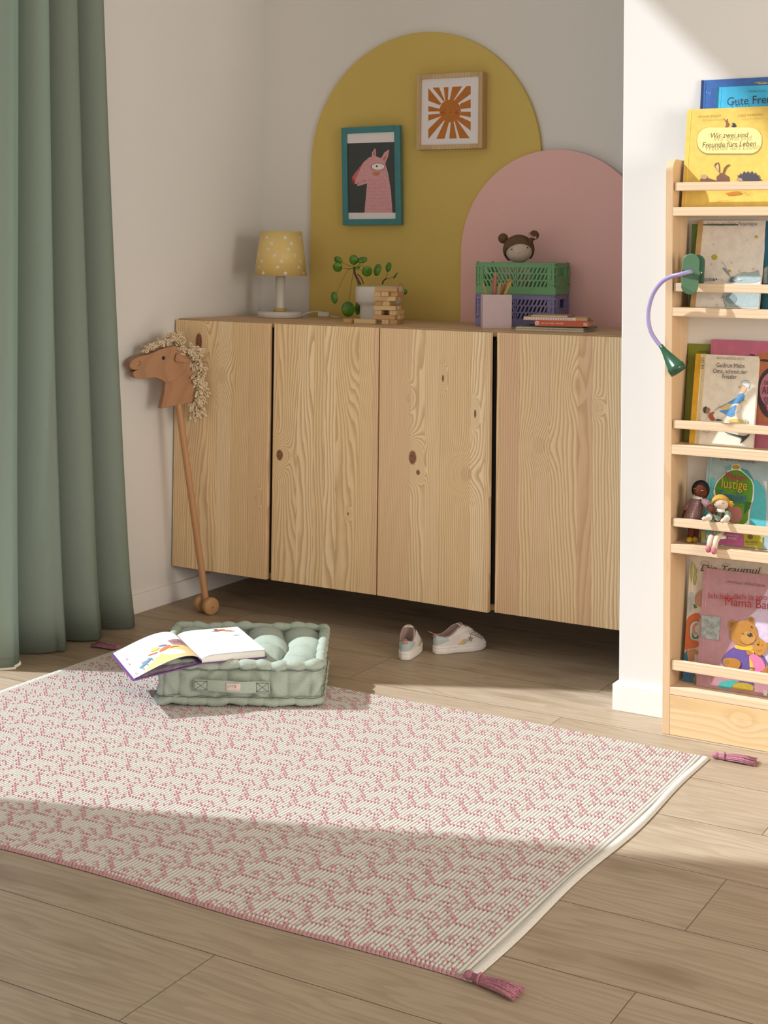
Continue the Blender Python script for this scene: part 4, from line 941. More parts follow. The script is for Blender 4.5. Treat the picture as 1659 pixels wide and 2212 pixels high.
# ------------------------------------------------------------------ open picture book
def open_book():
    C0 = Vector((.811, -1.424, .125)); e1 = Vector((-.79, .613, 0)).normalized(); e2 = Vector((.613, .79, 0)).normalized()
    t = thing('open_picture_book', 'open picture book lying across the green floor cushion', 'book', C0)
    Hh, Wp = .25, .170; pap = plain('white_page_paper', (.84, .83, .83), .6, .01, 30); pur = plain('purple_cover_card', (.13, .045, .20), .45, .03)
    P = lambda a, b, z: C0+e2*a+e1*b+Vector((0, 0, z))
    def rtop(a): return .0215-.010*math.exp(-a/.012)-.0006*a/.1
    def ltop(a):                 # a: distance left of the spine; one thin fan of leaves arched up off its cover
        return -.0045*a/.17+.0105+.040*math.sin(PI*min(a/.172, 1)**.62)**1.0*(1-a/.40)
    def lbase(a): return -.003-.145*a+.0000*a*a+.0035
    mb = MB(); n = 30
    mb.grid(lambda u, v: P(.001+Wp*u, Hh*v, rtop(Wp*u)), n, 4); mb.grid(lambda u, v: P(.001+Wp*u, 0, .003+(rtop(Wp*u)-.003)*v), n, 3, flip=True)
    mb.grid(lambda u, v: P(.001+Wp, Hh*u, .003+(rtop(Wp)-.003)*v), 4, 3); mb.grid(lambda u, v: P(.001+Wp*u, Hh, .003+(rtop(Wp*u)-.003)*v), n, 3)
    obj('page_block', mb, [PAGEW], t, world=True)
    cov = MB(); c = .0024
    cov.prism([(0.0, 0), (Wp+.005, 0), (Wp+.005, c), (0.0, c)], lambda a, b, q: P(a, q, b+.0005), -.004, Hh+.004)
    lc = [(-.000, .0005), (-.178, .0005-.145*.178-.000), (-.178, .0005-.145*.178+c), (0, .0005+c)]
    cov.prism(lc[::-1], lambda a, b, q: P(a, q, b), -.004, Hh+.004); obj('cover', cov, pur, t, world=True, fixn=True)
    lf = MB(); Wl = .174
    def LT(a): # arched leaf height above the left cover
        f = a/Wl; return lbase(a)+.0045+(.0235*math.sin(PI*f**.60)+.003*(1-f))
    lf.grid(lambda u, v: P(-Wl*u, Hh*v, LT(Wl*u)), n, 4, flip=True)
    o = obj('arched_left_pages', lf, pap, t, world=True, solid=.0006)
    rt = MB().grid(lambda u, v: P(.001+Wp*u, Hh*v, rtop(Wp*u)+.0006), n, 4); obj('right_page', rt, pap, t, world=True)
    un = MB().grid(lambda u, v: P(-.172*u, .002+(Hh-.004)*v, lbase(.172*u)+.0022+.0012*math.sin(PI*u)), n, 2, flip=True); obj('endpaper', un, plain('patterned_endpaper', (.33, .26, .33), .6, .5, 60), t, world=True)
    # printed pictures follow the curved left page
    def leafprint(shapes, nm, par):
        mb = MB(); mats = []
        for k, (col, poly) in enumerate(shapes):
            mt = plain('print_%02d_%02d_%02d' % tuple(int(q*99) for q in col), col, .5, .06, 120)
            if mt not in mats: mats.append(mt)
            cx = sum(p[0] for p in poly)/len(poly); 
            # slice each patch into strips so it bends with the page
            us = [p[0] for p in poly]; u0, u1 = min(us), max(us); ns = max(1, int((u1-u0)/.006))
            for s_ in range(ns):
                a0, a1 = u0+(u1-u0)*s_/ns, u0+(u1-u0)*(s_+1)/ns; q = clip(clip(poly, a0, 1), a1, -1)
                if len(q) < 3: continue
                ar = sum(q[i][0]*q[(i+1) % len(q)][1]-q[(i+1) % len(q)][0]*q[i][1] for i in range(len(q)))
                if ar > 0: q = q[::-1]
                mb.add([P(-a, b, LT(max(a, 0))+.0006+.0002*k) for a, b in q], [tuple(range(len(q)))], mats.index(mt))
        obj(nm, mb, mats, par, world=True)
    def clip(poly, a, sg):
        out = []
        for i in range(len(poly)):
            p, q = poly[i], poly[(i+1) % len(poly)]; pi, qi = (p[0]-a)*sg >= 0, (q[0]-a)*sg >= 0
            if pi: out.append(p)
            if pi != qi: f = (a-p[0])/(q[0]-p[0]); out.append((a, p[1]+(q[1]-p[1])*f))
        return out
    Y = (.72, .52, .22); R1 = (.70, .18, .06); BL = (.13, .28, .38)
    sh = [(Y, [(.005, 0.002), (.150, .002), (.120, .040), (.080, .085), (.045, .115), (.005, .105)]), ((.70, .70, .72), ell(.058, .055, .036, .018, .9)), ((.36, .19, .20), [(.004, .105), (.045, .118), (.050, .160), (.006, .175)]),
          ((.22, .1, .1), [(.018, .118), (.021, .119), (.023, .165), (.020, .165)]), ((.22, .1, .1), [(.008, .14), (.040, .138), (.040, .141), (.008, .143)]), (R1, ell(.070, .104, .021, .009, 2.5)), ((.75, .60, .10), ell(.092, .124, .012, .011)), (R1, ell(.103, .098, .014, .004, .4)), ((.28, .18, .45), ell(.070, .130, .013, .004, .5)), (R1, ell(.048, .095, .014, .003, .2)),
          (BL, [(.110, .070), (.145, .038), (.152, .046), (.118, .080)]), (BL, [(.142, .020), (.145, .020), (.148, .042), (.145, .042)]), (BL, [(.128, .034), (.131, .034), (.134, .054), (.131, .054)]), (BL, [(.112, .052), (.115, .052), (.118, .070), (.115, .070)]), ((.55, .15, .15), ell(.135, .068, .006, .004)),
          ((.5, .15, .2), ell(.160, .15, .003, .004)), ((.6, .3, .1), ell(.163, .11, .003, .004)), ((.5, .15, .2), ell(.165, .02, .003, .004))]
    leafprint(sh, 'page_picture', o)
    r = random.Random(2); tx = MB(); gry = plain('pale_text_grey', (.62, .62, .66), .7)
    for li in range(7):
        b = .232-.0105*li
        for a in np.arange(.035, .150, .006):
            if r.random() < .85: tx.add([P(-a, b, LT(a)+.0006), P(-a-.0042, b, LT(a+.0042)+.0006), P(-a-.0042, b+.0018, LT(a+.0042)+.0006), P(-a, b+.0018, LT(a)+.0006)], [(3, 2, 1, 0)])
    for li in range(15):
        b = .215-.0115*li
        for a in np.arange(.022, .150, .006):
            if r.random() < .85 and not (li < 2 and a > .07): tx.add([P(a, b, rtop(a)+.001), P(a+.0042, b, rtop(a+.004)+.001), P(a+.0042, b+.0018, rtop(a+.004)+.001), P(a, b+.0018, rtop(a)+.001)], [(0, 1, 2, 3)])
    obj('page_text', tx, gry, t, world=True)
    def flat(shapes, nm):
        mb = MB(); mats = []
        for k, (col, poly) in enumerate(shapes):
            mt = plain('print_%02d_%02d_%02d' % tuple(int(q*99) for q in col), col, .5, .06, 120)
            if mt not in mats: mats.append(mt)
            ar = sum(poly[i][0]*poly[(i+1) % len(poly)][1]-poly[(i+1) % len(poly)][0]*poly[i][1] for i in range(len(poly)))
            mb.add([P(a, b, rtop(a)+.0011+.0002*k) for a, b in (poly if ar > 0 else poly[::-1])], [tuple(range(len(poly)))], mats.index(mt))
        obj(nm, mb, mats, t, world=True)
    flat([((.45, .13, .05), ell(.112, .226, .018, .008, .3)), ((.55, .22, .08), ell(.130, .216, .014, .006, -.5)), ((.06, .04, .04), ell(.098, .220, .011, .002, -.5)), ((.30, .08, .05), ell(.104, .235, .006, .005)), ((.06, .04, .04), ell(.143, .205, .008, .002, -.3)), ((.06, .05, .06), ell(.140, .160, .011, .002)), ((.3, .2, .2), ell(.158, .095, .003, .001))], 'page_picture')
open_book()
# ------------------------------------------------------------------ sneakers
def sneaker(label, loc, rz, side):
    t = thing('sneaker', label, 'shoe', loc, rz, group='pair of white child sneakers')
    L = .172                                      # heel at x = 0, toe at x = L
    wht = plain('white_sneaker_leather', (.72, .67, .64), .5, .03, 200, .1); rub = plain('white_rubber_sole', (.76, .72, .69), .55, .03, 60); inn = fabric('dusty_pink_lining', (.36, .26, .235), 1500, .3)
    def B(g, off=0.):
        "sole outline; g: 0 at the toe, pi at the heel"
        x = L/2+L/2*math.cos(g); f = x/L
        hw = .0245+.0095*math.exp(-((f-.70)/.26)**2)+.001*math.exp(-((f-.1)/.2)**2)
        sy = math.sin(g); y = hw*math.copysign(abs(sy)**.62, sy)+side*.006*math.sin(PI*f)**2*(1 if f > .3 else f/.3)
        n = Vector((math.cos(g)*.9, sy, 0)).normalized(); return Vector((x, y, 0))+n*off
    mb = MB(); prof = [(-.004, 0), (.0, .0008), (.0018, .004), (.0018, .016), (.0012, .0175), (.0022, .0185), (.0016, .0225), (-.002, .0235)]
    mb.grid(lambda u, v: B(2*PI*u, prof[round(v*7)][0])+Vector((0, 0, prof[round(v*7)][1]+.004*max(0, (B(2*PI*u).x/L-.8)/.2)**2*(round(v*7) < 3))), 72, 7, 0, True, cu=True)
    mb.add([B(2*PI*i/72, -.004)+Vector((0, 0, .0004)) for i in range(72)], [tuple(range(72))[::-1]]); mb.add([B(2*PI*i/72, -.002)+Vector((0, 0, .0235)) for i in range(72)], [tuple(range(72))])
    obj('sole', mb, rub, t)
    def C(g):
        "rim of the foot opening"
        cx = .0465; rx = .0445; x = cx+rx*math.cos(g); f = (math.cos(g)+1)/2
        y = (.0195+.003*math.sin(g)**2*0)*math.copysign(abs(math.sin(g))**.8, math.sin(g))
        z = .056+.024*f**1.6-.010*math.sin(PI*min(1, f*1.35))*(1 if f < .74 else 0)
        return Vector((x, y, z))
    def Mid(g):
        b = B(g); f = b.x/L; w = max(0, math.cos(g)); k = max(0, (f-.5)/.5)
        return Vector((b.x+.004*w, b.y*1.04, .048+.004*(1-f)-.015*k))
    def S(g, s):
        a = B(g, -.0012)+Vector((0, 0, .021)); m_ = Mid(g); c = C(g)
        p = a*(1-s)**2+m_*(2*s*(1-s))+c*s**2
        return p
    def nrm(g, s):
        e = .01; du = S(g+e, s)-S(g-e, s); dv = S(g, min(1, s+e))-S(g, max(0, s-e)); n = du.cross(dv).normalized(); return n
    def out(g, s, d):
        p = S(g, s); n = nrm(g, s); ctr = Vector((L*.5, 0, .02))
        if n.dot(p-ctr) < 0: n = -n
        return p+n*d
    mb = MB().grid(lambda u, v: S(2*PI*u, v), 72, 18, 0, True, cu=True); obj('upper', mb, wht, t)
    def I(g, s):
        c = C(g); cx = Vector((.05, 0, 0)); b = Vector((.050+.036*math.cos(g), .0135*math.sin(g), .027)); return c.lerp(b, s)+Vector((0, 0, -.0005*s))
    mb = MB().grid(lambda u, v: I(2*PI*u, v), 48, 6, 0, True, cu=True, flip=True); mb.add([I(2*PI*i/48, 1) for i in range(48)], [tuple(range(48))]); obj('lining', mb, inn, t)
    obj('collar_binding', MB().tube([C(2*PI*i/60)+Vector((0, 0, .0006)) for i in range(60)], .0022, 8, closed=True), inn, t)
    def patch(g0, g1, s0, s1, d, mat, nm, n=16, m_=8, fn=None):
        mb = MB().grid(lambda u, v: out(g0+(g1-g0)*u, (s0(u) if callable(s0) else s0)+((s1(u) if callable(s1) else s1)-(s0(u) if callable(s0) else s0))*v, d), n, m_, 0, True); return obj(nm, mb, mat, t)
    sky = plain('pale_blue_leather', (.43, .50, .50), .45, .03); tab = plain('rose_leather_tab', (.43, .23, .19), .5, .05)
    patch(PI-1.05, PI+1.05, lambda u: .10+.30*abs(2*u-1)**2, lambda u: .97, .0011, sky, 'heel_patch', 24)
    mb = MB()
    def tb(u, v):
        y = (u-.5)*.013; s_ = v; p = out(PI+(u-.5)*.42, .60+.40*min(1, v*1.6), .0022)
        if v > .625: p = C(PI+(u-.5)*.42)+Vector((-.004-.016*(v-.625)/.375*(1.1 if side > 0 else .15), 0, .004+.010*(v-.625)/.375*(.8 if side > 0 else .3)))
        return p
    mb.grid(tb, 6, 14, 0, True); obj('heel_tab', mb, tab, t, solid=.0014)
    tg = MB(); tg.grid(lambda u, v: Vector((.080+.030*u-.012*0, (v-.5)*.032*(1-.25*u), .0775-.020*u-.004*(2*v-1)**2+.003)), 10, 8, 0, True); obj('tongue', tg, wht, t, solid=.003)
    patch(-1.55, 1.55, lambda u: .74+.10*abs(2*u-1), lambda u: .90+.05*abs(2*u-1), .0030, wht, 'strap', 24, 5)
    lc = MB()
    for k in range(4):
        s0 = .66-.105*k; a = .95-.10*k
        lc.tube([out(-a+2*a*j/10, s0+.035*math.sin(j*2.1)+.05*(1-abs(j/5-1)), .0012) for j in range(11)], .0013, 6)
    for s_ in (-1, 1): lc.tube([out(s_*(.95-.33*j/14), .70-.40*j/14+.014*math.sin(j*1.8), .0012) for j in range(15)], .0013, 6)
    lc.tube([Vector((.030+.016*math.cos(g), .008*math.sin(g), .034)) for g in [2*PI*i/16 for i in range(16)]], .0014, 6, closed=True)
    obj('elastic_laces', lc, fabric('lace_cord', (.40, .34, .30), 1500), t)
    tab_ = {}
    for sg in (-1, 1): tab_[sg] = [(g, s_, S(g, s_)) for g in [sg*(.35+2.6*i/150) for i in range(151)] for s_ in [j/50 for j in range(51)]]
    def onside(sg, x, z, d):
        g, s_, _ = min(tab_[sg], key=lambda q: (q[2].x-x)**2+(q[2].z-z)**2+(.01 if q[2].y*sg < .004 else 0)); return out(g, s_, d)
    def decal(sg, poly, mat, nm, d):
        ps = [onside(sg, x, z, d) for x, z in poly]; c = sum(ps, Vector())/len(ps); mb = MB().add([c]+ps, [(0, i+1, (i+1) % len(ps)+1) for i in range(len(ps))]); obj(nm, mb, mat, t, solid=.0004)
    for sg in (-1, 1):
        decal(sg, [(.108+a, .0395-b) for a, b in star5(0, 0, .0105, .2)], plain('silver_star_leather', (.24, .21, .175), .35, .1), 'star_patch', .0016)
        for q, cc in enumerate(((.72, .50, .09), (.66, .40, .33), (.36, .50, .38))):
            o_ = q*.0062; mb = MB().grid(lambda u, v: onside(sg, .069+o_+.0060*u+.018*v, .0245+.0165*v-.002*u, .0010+.0001*q), 2, 10, 0, True); obj('colour_stripe', mb, plain('stripe_%d' % q, cc, .5), t)
sneaker('left sneaker seen from its heel, pale blue heel patch with a pink tab', (1.020, -.722, .0003), math.atan2(.9, -.36), -1)
sneaker('right sneaker seen from its side, silver star and yellow stripe', (1.058, -.612, .0003), math.atan2(.835, .56), 1)
# ------------------------------------------------------------------ bookshelf
YS = -.9507; XA, XB = 1.8750, 1.8942; SW = .83
SH = pine('shelf_pine_x', 'Z', 'X', 12.3, lam=9, light=(.76, .60, .42), mid=(.68, .50, .32), freq=7, pinkamt=0, contrast=.35)
SV = pine('shelf_pine_side', 'Y', 'Z', 15.1, lam=.05, light=(.74, .57, .39), mid=(.64, .45, .27), freq=10, pinkamt=.15, contrast=.5)
SP = pine('plinth_pine', 'Z', 'X', 21.7, lam=.16, knots=((.055, .18, .012, .016, .3),), light=(.78, .62, .42), mid=(.70, .50, .26), freq=5, pinkamt=0, contrast=.5)
shelf = thing('bookshelf', 'tall pine front-facing bookshelf with five rails against the white wall', 'bookshelf', (XA, YS, 0))
def side(x, nm):
    Hs, Dp = 1.427, .1262; pts = [(0, 0), (Dp, 0), (Dp, Hs)]+[(.030*(1-math.sin(g)), Hs-.030*(1-math.cos(g))) for g in [PI/2*i/8 for i in range(9)]]
    o = obj(nm, MB().prism(pts[::1], lambda a, b, q: (q, a, b), 0, XB-XA), SV, shelf, bevel=.0012, fixn=True); o.location = (x-XA, 0, 0)
side(XA, 'side_panel'); side(XB+SW, 'side_panel')
ZT = [(1.3052, .0218), (1.0556, .0219), (.7150, .0234), (.4697, .0217), (.1175, .0181)]
for z, th in ZT: obj('shelf', MB().box((0, 0, 0), (SW, .1262, th)), SH, shelf, bevel=.001).location = (XB-XA, 0, z-th)
ZR = [(1.3671, 1.3463), (1.1167, 1.0953), (.7755, .7552), (.5331, .5126), (.1829, .159)]
for a, b in ZR: obj('rail', MB().box((0, 0, 0), (SW-.004, .014, a-b)), SH, shelf, bevel=.001).location = (XB-XA+.002, .004, b)
obj('plinth_panel', MB().box((0, 0, 0), (SW, .018, .0985)), SP, shelf, bevel=.001).location = (XB-XA, .0005, 0.0005)
# ------------------------------------------------------------------ front-facing books
def book(label, BL, TL, zs, yb, k, wd, th, col, spine=None, rough=.35, hinge=True, pages=None, sp2=None, G='front-facing picture books'):
    b = on(*BL, 1, yb); x0 = b.x; up = Vector((0, k, 1)).normalized()
    p0 = Vector((x0, yb, zs+.0006)); pl = Plane(p0, (1, 0, 0), up, .0004)
    # height from the photo's top-left corner
    kk = _F+_R*((TL[0]-829.5)/FPX)+_D*((TL[1]-CYP)/FPX); tt = CAM+kk*((pl.p-CAM).dot(pl.n)/kk.dot(pl.n)); h = (tt-pl.p).dot(pl.w)
    t = thing('picture_book', label, 'book', p0, group=G); T = Matrix((pl.u, pl.w, pl.n)).transposed().to_4x4()
    cm = plain('cover_%02d_%02d_%02d' % tuple(int(c*99) for c in col), col, rough, .06, 60); c = .0018
    mb = MB().box((0, 0, -c), (wd, h, 0), T=T); mb.box((0, 0, -th), (wd, h, -th+c), T=T); mb.box((0, 0, -th+c), (c, h, -c), T=T)
    obj('cover', mb, cm, t, bevel=.0006)
    obj('pages', MB().box((c, .003, -th+c), (wd-.004, h-.003, -c), T=T), pages or PAGEW, t)
    if spine: obj('spine_strip', MB().box((-.0004, 0, -th*.9), (spine[0], h, .0005), T=T), plain('spine_%02d_%02d_%02d' % tuple(int(q*99) for q in spine[1]), spine[1], .4, .08, 60), t, bevel=.0003)
    if hinge:
        g = MB(); g.box((.0095, .001, .0000), (.0112, h-.001, .0007), T=T); obj('hinge_ridge', g, plain('ridge_%02d_%02d_%02d' % tuple(int(min(1, q*1.2)*99) for q in col), tuple(min(1, q*1.25) for q in col), .3), t)
    return t, pl, h
def D2(ox, oy, sc): return lambda *a: [(ox+a[i]/sc, oy+a[i+1]/sc) for i in range(0, len(a), 2)]
INK = (.03, .03, .035)
# --- top row
A = D2(1440, 140, 7.575)
t, pl, h = book('dark blue picture book, rearmost on the top shelf', (1503, 446), (1510.6, 173.7), 1.3052, -.872, .125, .26, .008, (.045, .13, .38), (.006, (.012, .03, .12)))
art(t, pl, [((.30, .42, .62), [A(*[v for p in ell(x, y, 8, 6, 0, 8) for v in p]) for x, y in ((650, 448), (682, 462), (708, 478), (718, 455))]), ((.30, .27, .19), A(1420, 292, 1500, 272, 1659, 282, 1659, 318, 1560, 322, 1480, 318)), ((.05, .05, .06), [A(1450, 300, 1490, 292, 1480, 305), A(1530, 290, 1570, 286, 1560, 300)]), ((.5, .45, .3), A(1500, 300, 1640, 296, 1640, 306, 1500, 310))])
t, pl, h = book('light blue picture book behind the yellow one, its title cut off', (1536, 446), (1543.6, 188.8), 1.3052, -.888, .145, .24, .009, (.055, .42, .68), (.005, (.01, .13, .17)))
letters(t, pl, 'Gute Freunde', (1572, 229.5), (1704, 221), INK, 1.12, name='title_lettering'); letters(t, pl, 'Pirkko Vainio', (1620.5, 201), (1656, 199), (.03, .12, .2), 1.1, name='author_lettering')
t, pl, h = book('yellow picture book with a rabbit and hedgehog on the top shelf', (1471.5, 446), (1484.9, 236.4), 1.3052, -.913, .172, .252, .014, (.72, .50, .115))
C1 = D2(1380, 140, 3.95)
br = (.17, .075, .04)
art(t, pl, [((.34, .24, .07), A(*[v for p in rrect(492, 1022, 1566, 1474, 200, 8) for v in p])), ((.80, .66, .26), A(*[v for p in rrect(500, 1026, 1558, 1450, 195, 8) for v in p])),
    ((.25, .09, .05), A(950, 1028, 985, 965, 935, 890, 945, 882, 975, 925, 992, 878, 1000, 880, 1000, 935, 1030, 965, 1025, 990, 1000, 1028)), ((.03, .03, .03), A(1070, 1028, 1060, 985, 1075, 955, 1105, 948, 1135, 975, 1145, 1020)), ((.5, .36, .2), A(*[v for p in ell(1066, 985, 17, 18) for v in p])),
    (br, C1(520, 998, 525, 975, 560, 960, 620, 975, 665, 990, 665, 955, 690, 935, 690, 925, 660, 885, 645, 865, 650, 845, 682, 832, 690, 860, 692, 925, 715, 925, 730, 880, 755, 855, 780, 848, 778, 856, 750, 880, 728, 930, 770, 955, 775, 998)), ((.62, .45, .2), C1(655, 868, 678, 842, 684, 870, 684, 915)), ((.4, .3, .14), C1(*[v for p in ell(560, 957, 26, 20) for v in p])),
    ((.06, .05, .07), C1(835, 990, 850, 960, 842, 945, 862, 945, 868, 925, 885, 938, 900, 905, 915, 930, 935, 908, 950, 930, 970, 905, 980, 935, 1005, 920, 1008, 945, 1035, 945, 1025, 965, 1055, 985, 1020, 992)), ((.45, .30, .18), C1(835, 990, 852, 965, 880, 972, 890, 992)), ((.50, .18, .02), C1(735, 1100, 800, 1085, 870, 1080, 880, 1098, 820, 1110, 760, 1112)), ((.25, .12, .03), [p for p in line(C1(880, 1110, 910, 1090, 935, 1116, 960, 1095), .6)])])
letters(t, pl, 'Wir zwei sind', A(728, 1205)[0], A(1345, 1190)[0], (.09, .05, .01), 1.1, .15, name='title_lettering'); letters(t, pl, 'Freunde fürs Leben', A(596, 1362)[0], A(1470, 1338)[0], (.09, .05, .01), 1.15, .15, name='title_lettering')
letters(t, pl, 'MICHAEL ENGLER', A(535, 880)[0], A(905, 860)[0], (.20, .12, .02), 1.15, name='author_lettering'); letters(t, pl, 'JOËLLE TOURLONIAS', A(1175, 862)[0], A(1590, 838)[0], (.20, .12, .02), 1.15, name='author_lettering')
letters(t, pl, 'SAUERLÄNDER', (1551, 437), (1577, 435), (.42, .25, .03), .9, name='publisher_lettering')
# --- second row
Bq = D2(1490, 470, 9.818)
t, pl, h = book('narrow dark green book spine behind the white book, second shelf', (1487, 662), (1495, 484), 1.0556, -.868, .12, .12, .008, (.055, .12, .015), hinge=False)
t, pl, h = book('teal and green book at the right end of the second shelf', (1646, 664), (1664, 478), 1.0556, -.872, .16, .16, .008, (.012, .10, .13), (.012, (.004, .10, .19)))
art(t, pl, [((.02, .09, .05), Bq(1580, 1400, 1600, 900, 1659, 800, 1659, 1400)), ((.28, .30, .30), Bq(1570, 1080, 1659, 1030, 1659, 1390, 1560, 1395)), ((.10, .16, .01), Bq(*[v for p in ell(1645, 1030, 22, 18) for v in p])), ((.03, .12, .03), [Bq(*[v for p in ell(1600+18*i, 1650+55*i % 180, 16, 26) for v in p]) for i in range(4)])])
t, pl, h = book('white book with stars and a grey-blue planet beside the clip lamp', (1491, 661), (1510, 476), 1.0556, -.902, .285, .172, .012, (.70, .65, .59), (.0135, (.46, .30, .13)), hinge=False)
yl = (.42, .37, .02)
def outl(pts, w=.5): return line(pts+[pts[0]], w, False)
sts = [(507, 570), (1225, 483), (465, 1005), (893, 957), (485, 1725), (685, 1325), (1055, 1142), (580, 1870), (1348, 1100)]
art(t, pl, [((.33, .42, .43), Bq(860, 1260, 960, 1255, 1100, 1180, 1200, 1160, 1330, 1165, 1400, 1150, 1450, 1115, 1470, 1200, 1510, 1235, 1500, 1390, 810, 1390)), ((.33, .42, .43), Bq(735, 1590, 1490, 1590, 1460, 1900, 760, 1900, 715, 1740)), ((.09, .13, .17), Bq(870, 1265, 960, 1275, 900, 1320, 980, 1370, 840, 1380)), ((.50, .56, .57), Bq(990, 1290, 1090, 1300, 1110, 1330, 1040, 1340)), ((.20, .27, .29), Bq(*[v for p in ell(880, 1720, 120, 110) for v in p])), ((.22, .27, .31), Bq(690, 1070, 730, 1060, 790, 1110, 870, 1245, 850, 1250, 760, 1150)),
    (yl, [Bq(*[v for p in ell(*e) for v in p]) for e in ((532, 843, 56, 58), (850, 1137, 32, 28), (1422, 410, 30, 32))]), ((.13, .09, .03), [q for x, y in sts for q in outl(Bq(*[v for p in star5(x, y, 26, .3, .5) for v in p]), .35)]), ((.06, .04, .03), [q for a in (Bq(650, 1700, 770, 1680), Bq(665, 1620, 730, 1700), Bq(730, 1590, 700, 1690, 680, 1755), Bq(700, 1690, 745, 1740), Bq(715, 1740, 745, 1820, 760, 1900), Bq(810, 1385, 860, 1260, 940, 1255, 1060, 1185, 1200, 1160), Bq(1300, 1165, 1390, 1150, 1450, 1115, 1480, 1200), Bq(680, 930, 740, 1010, 790, 1105)) for q in line(a, .55)])])
letters(t, pl, 'Антуан де Сент-Экзюпери', Bq(372, 188)[0], Bq(1435, 182)[0], (.10, .12, .22), 1.25, .1, name='author_lettering'); letters(t, pl, 'Малень-', Bq(255, 1375)[0], Bq(635, 1345)[0], (.05, .07, .16), 1.2, .25, name='title_lettering')
# --- third row
Cq = D2(1470, 720, 8.19)
t, pl, h = book('olive green book at the left of the third shelf', (1475.5, 955), (1488.3, 742), .7150, -.868, .15, .16, .0075, (.17, .20, .012))
letters(t, pl, 'MICHAEL', Cq(345, 345)[0], Cq(535, 352)[0], (.05, .05, .01), 1.1, name='author_lettering')
t, pl, h = book('pink and rust book with a dark oval at the right of the third shelf', (1524, 957), (1536.5, 732.8), .7150, -.8815, .165, .25, .0105, (.46, .12, .20))
art(t, pl, [((.40, .13, .055), Cq(1330, 400, 1400, 350, 1659, 330, 1659, 1620, 1320, 1590, 1345, 1400)), ((.03, .02, .025), Cq(1210, 385, 1240, 365, 1290, 368, 1330, 400)), ((.03, .02, .025), Cq(1400, 470, 1470, 455, 1659, 480, 1659, 505, 1500, 505, 1410, 490)), ((.035, .02, .03), Cq(*[v for p in ell(1620, 1060, 265, 455, 0, 36) for v in p])), ((.42, .15, .20), Cq(*[v for p in ell(1650, 1010, 245, 330, 0, 36) for v in p])), ((.5, .02, .03), Cq(1500, 1290, 1560, 1320, 1659, 1330, 1659, 1420, 1560, 1395)), ((.40, .11, .17), Cq(1310, 1790, 1659, 1815, 1659, 2060, 1290, 2030))])
letters(t, pl, 'DEIN', Cq(1490, 910)[0], Cq(1640, 915)[0], (.05, .02, .04), 1.4, name='title_lettering'); letters(t, pl, 'AUGE', Cq(1448, 1070)[0], Cq(1760, 1090)[0], (.05, .02, .04), 1.6, bold=.02, name='title_lettering'); letters(t, pl, 'SIEHT', Cq(1480, 1270)[0], Cq(1790, 1290)[0], (.05, .02, .04), 1.6, bold=.02, name='title_lettering')
t, pl, h = book('cream book with a yellow spine, drawn grandmother and boy', (1488.3, 955.7), (1504, 764), .7150, -.908, .235, .160, .0125, (.72, .66, .56), (.0145, (.62, .34, .015)), hinge=False)
Bl = (.10, .28, .55); sk = (.62, .40, .25)
art(t, pl, [((.60, .50, .28), Cq(400, 362, 450, 364, 320, 1960, 262, 1955)), (Bl, Cq(1000, 1100, 1050, 1065, 1090, 1060, 1140, 1075, 1130, 1180, 1080, 1240, 1000, 1235, 860, 1260, 830, 1230, 920, 1180, 1030, 1110)), (Bl, Cq(950, 1275, 1005, 1265, 950, 1400, 965, 1450, 900, 1480, 850, 1470, 740, 1400, 690, 1390, 700, 1360, 830, 1360)), ((.60, .48, .20), Cq(700, 1320, 840, 1240, 900, 1250, 860, 1330, 780, 1355)), (sk, Cq(1030, 960, 1060, 930, 1110, 920, 1180, 960, 1150, 1040, 1110, 1060, 1070, 1040, 1065, 990)), ((.55, .60, .60), Cq(1080, 870, 1130, 840, 1200, 850, 1240, 900, 1220, 970, 1190, 980, 1150, 930, 1100, 920)), ((.35, .08, .05), Cq(480, 1440, 570, 1390, 610, 1390, 570, 1450, 620, 1520, 610, 1555, 540, 1550)), ((.30, .16, .09), Cq(450, 1320, 500, 1310, 530, 1340, 520, 1390, 480, 1440, 450, 1400)), ((.05, .05, .04), Cq(400, 1350, 420, 1310, 460, 1290, 480, 1320, 445, 1360, 455, 1420, 420, 1415)), ((.04, .08, .07), Cq(625, 1530, 660, 1515, 720, 1530, 765, 1555, 640, 1555)), ((.62, .45, .10), Cq(830, 1570, 880, 1525, 960, 1515, 1130, 1535, 1160, 1585)), ((.40, .42, .42), Cq(1130, 1530, 1170, 1520, 1195, 1560, 1190, 1590, 1165, 1580)), ((.02, .04, .04), Cq(780, 1745, 1060, 1810, 1130, 1825, 1230, 1780, 1235, 1800, 1080, 1955, 1055, 1950, 1100, 1850, 1040, 1840, 780, 1755)), ((.18, .22, .23), Cq(1075, 1905, 1110, 1870, 1100, 1890, 1075, 1935)), ((.5, .42, .15), Cq(1060, 1220, 1150, 1175, 1155, 1195, 1080, 1240)),
    (INK, [q for a in (Cq(600, 1385, 660, 1330, 760, 1285, 860, 1225), Cq(610, 1370, 680, 1330, 770, 1270, 850, 1235), Cq(1030, 1240, 1080, 1270, 1085, 1330, 1030, 1400, 940, 1430, 800, 1470, 720, 1530), Cq(1080, 860, 1110, 855, 1150, 835, 1200, 840, 1235, 900, 1220, 960), Cq(1040, 930, 1070, 950, 1080, 940), Cq(690, 1260, 680, 1310, 720, 1300), Cq(450, 1540, 480, 1480, 470, 1440), Cq(380, 1760, 420, 1740, 470, 1765, 530, 1735)) for q in line(a, .45)])])
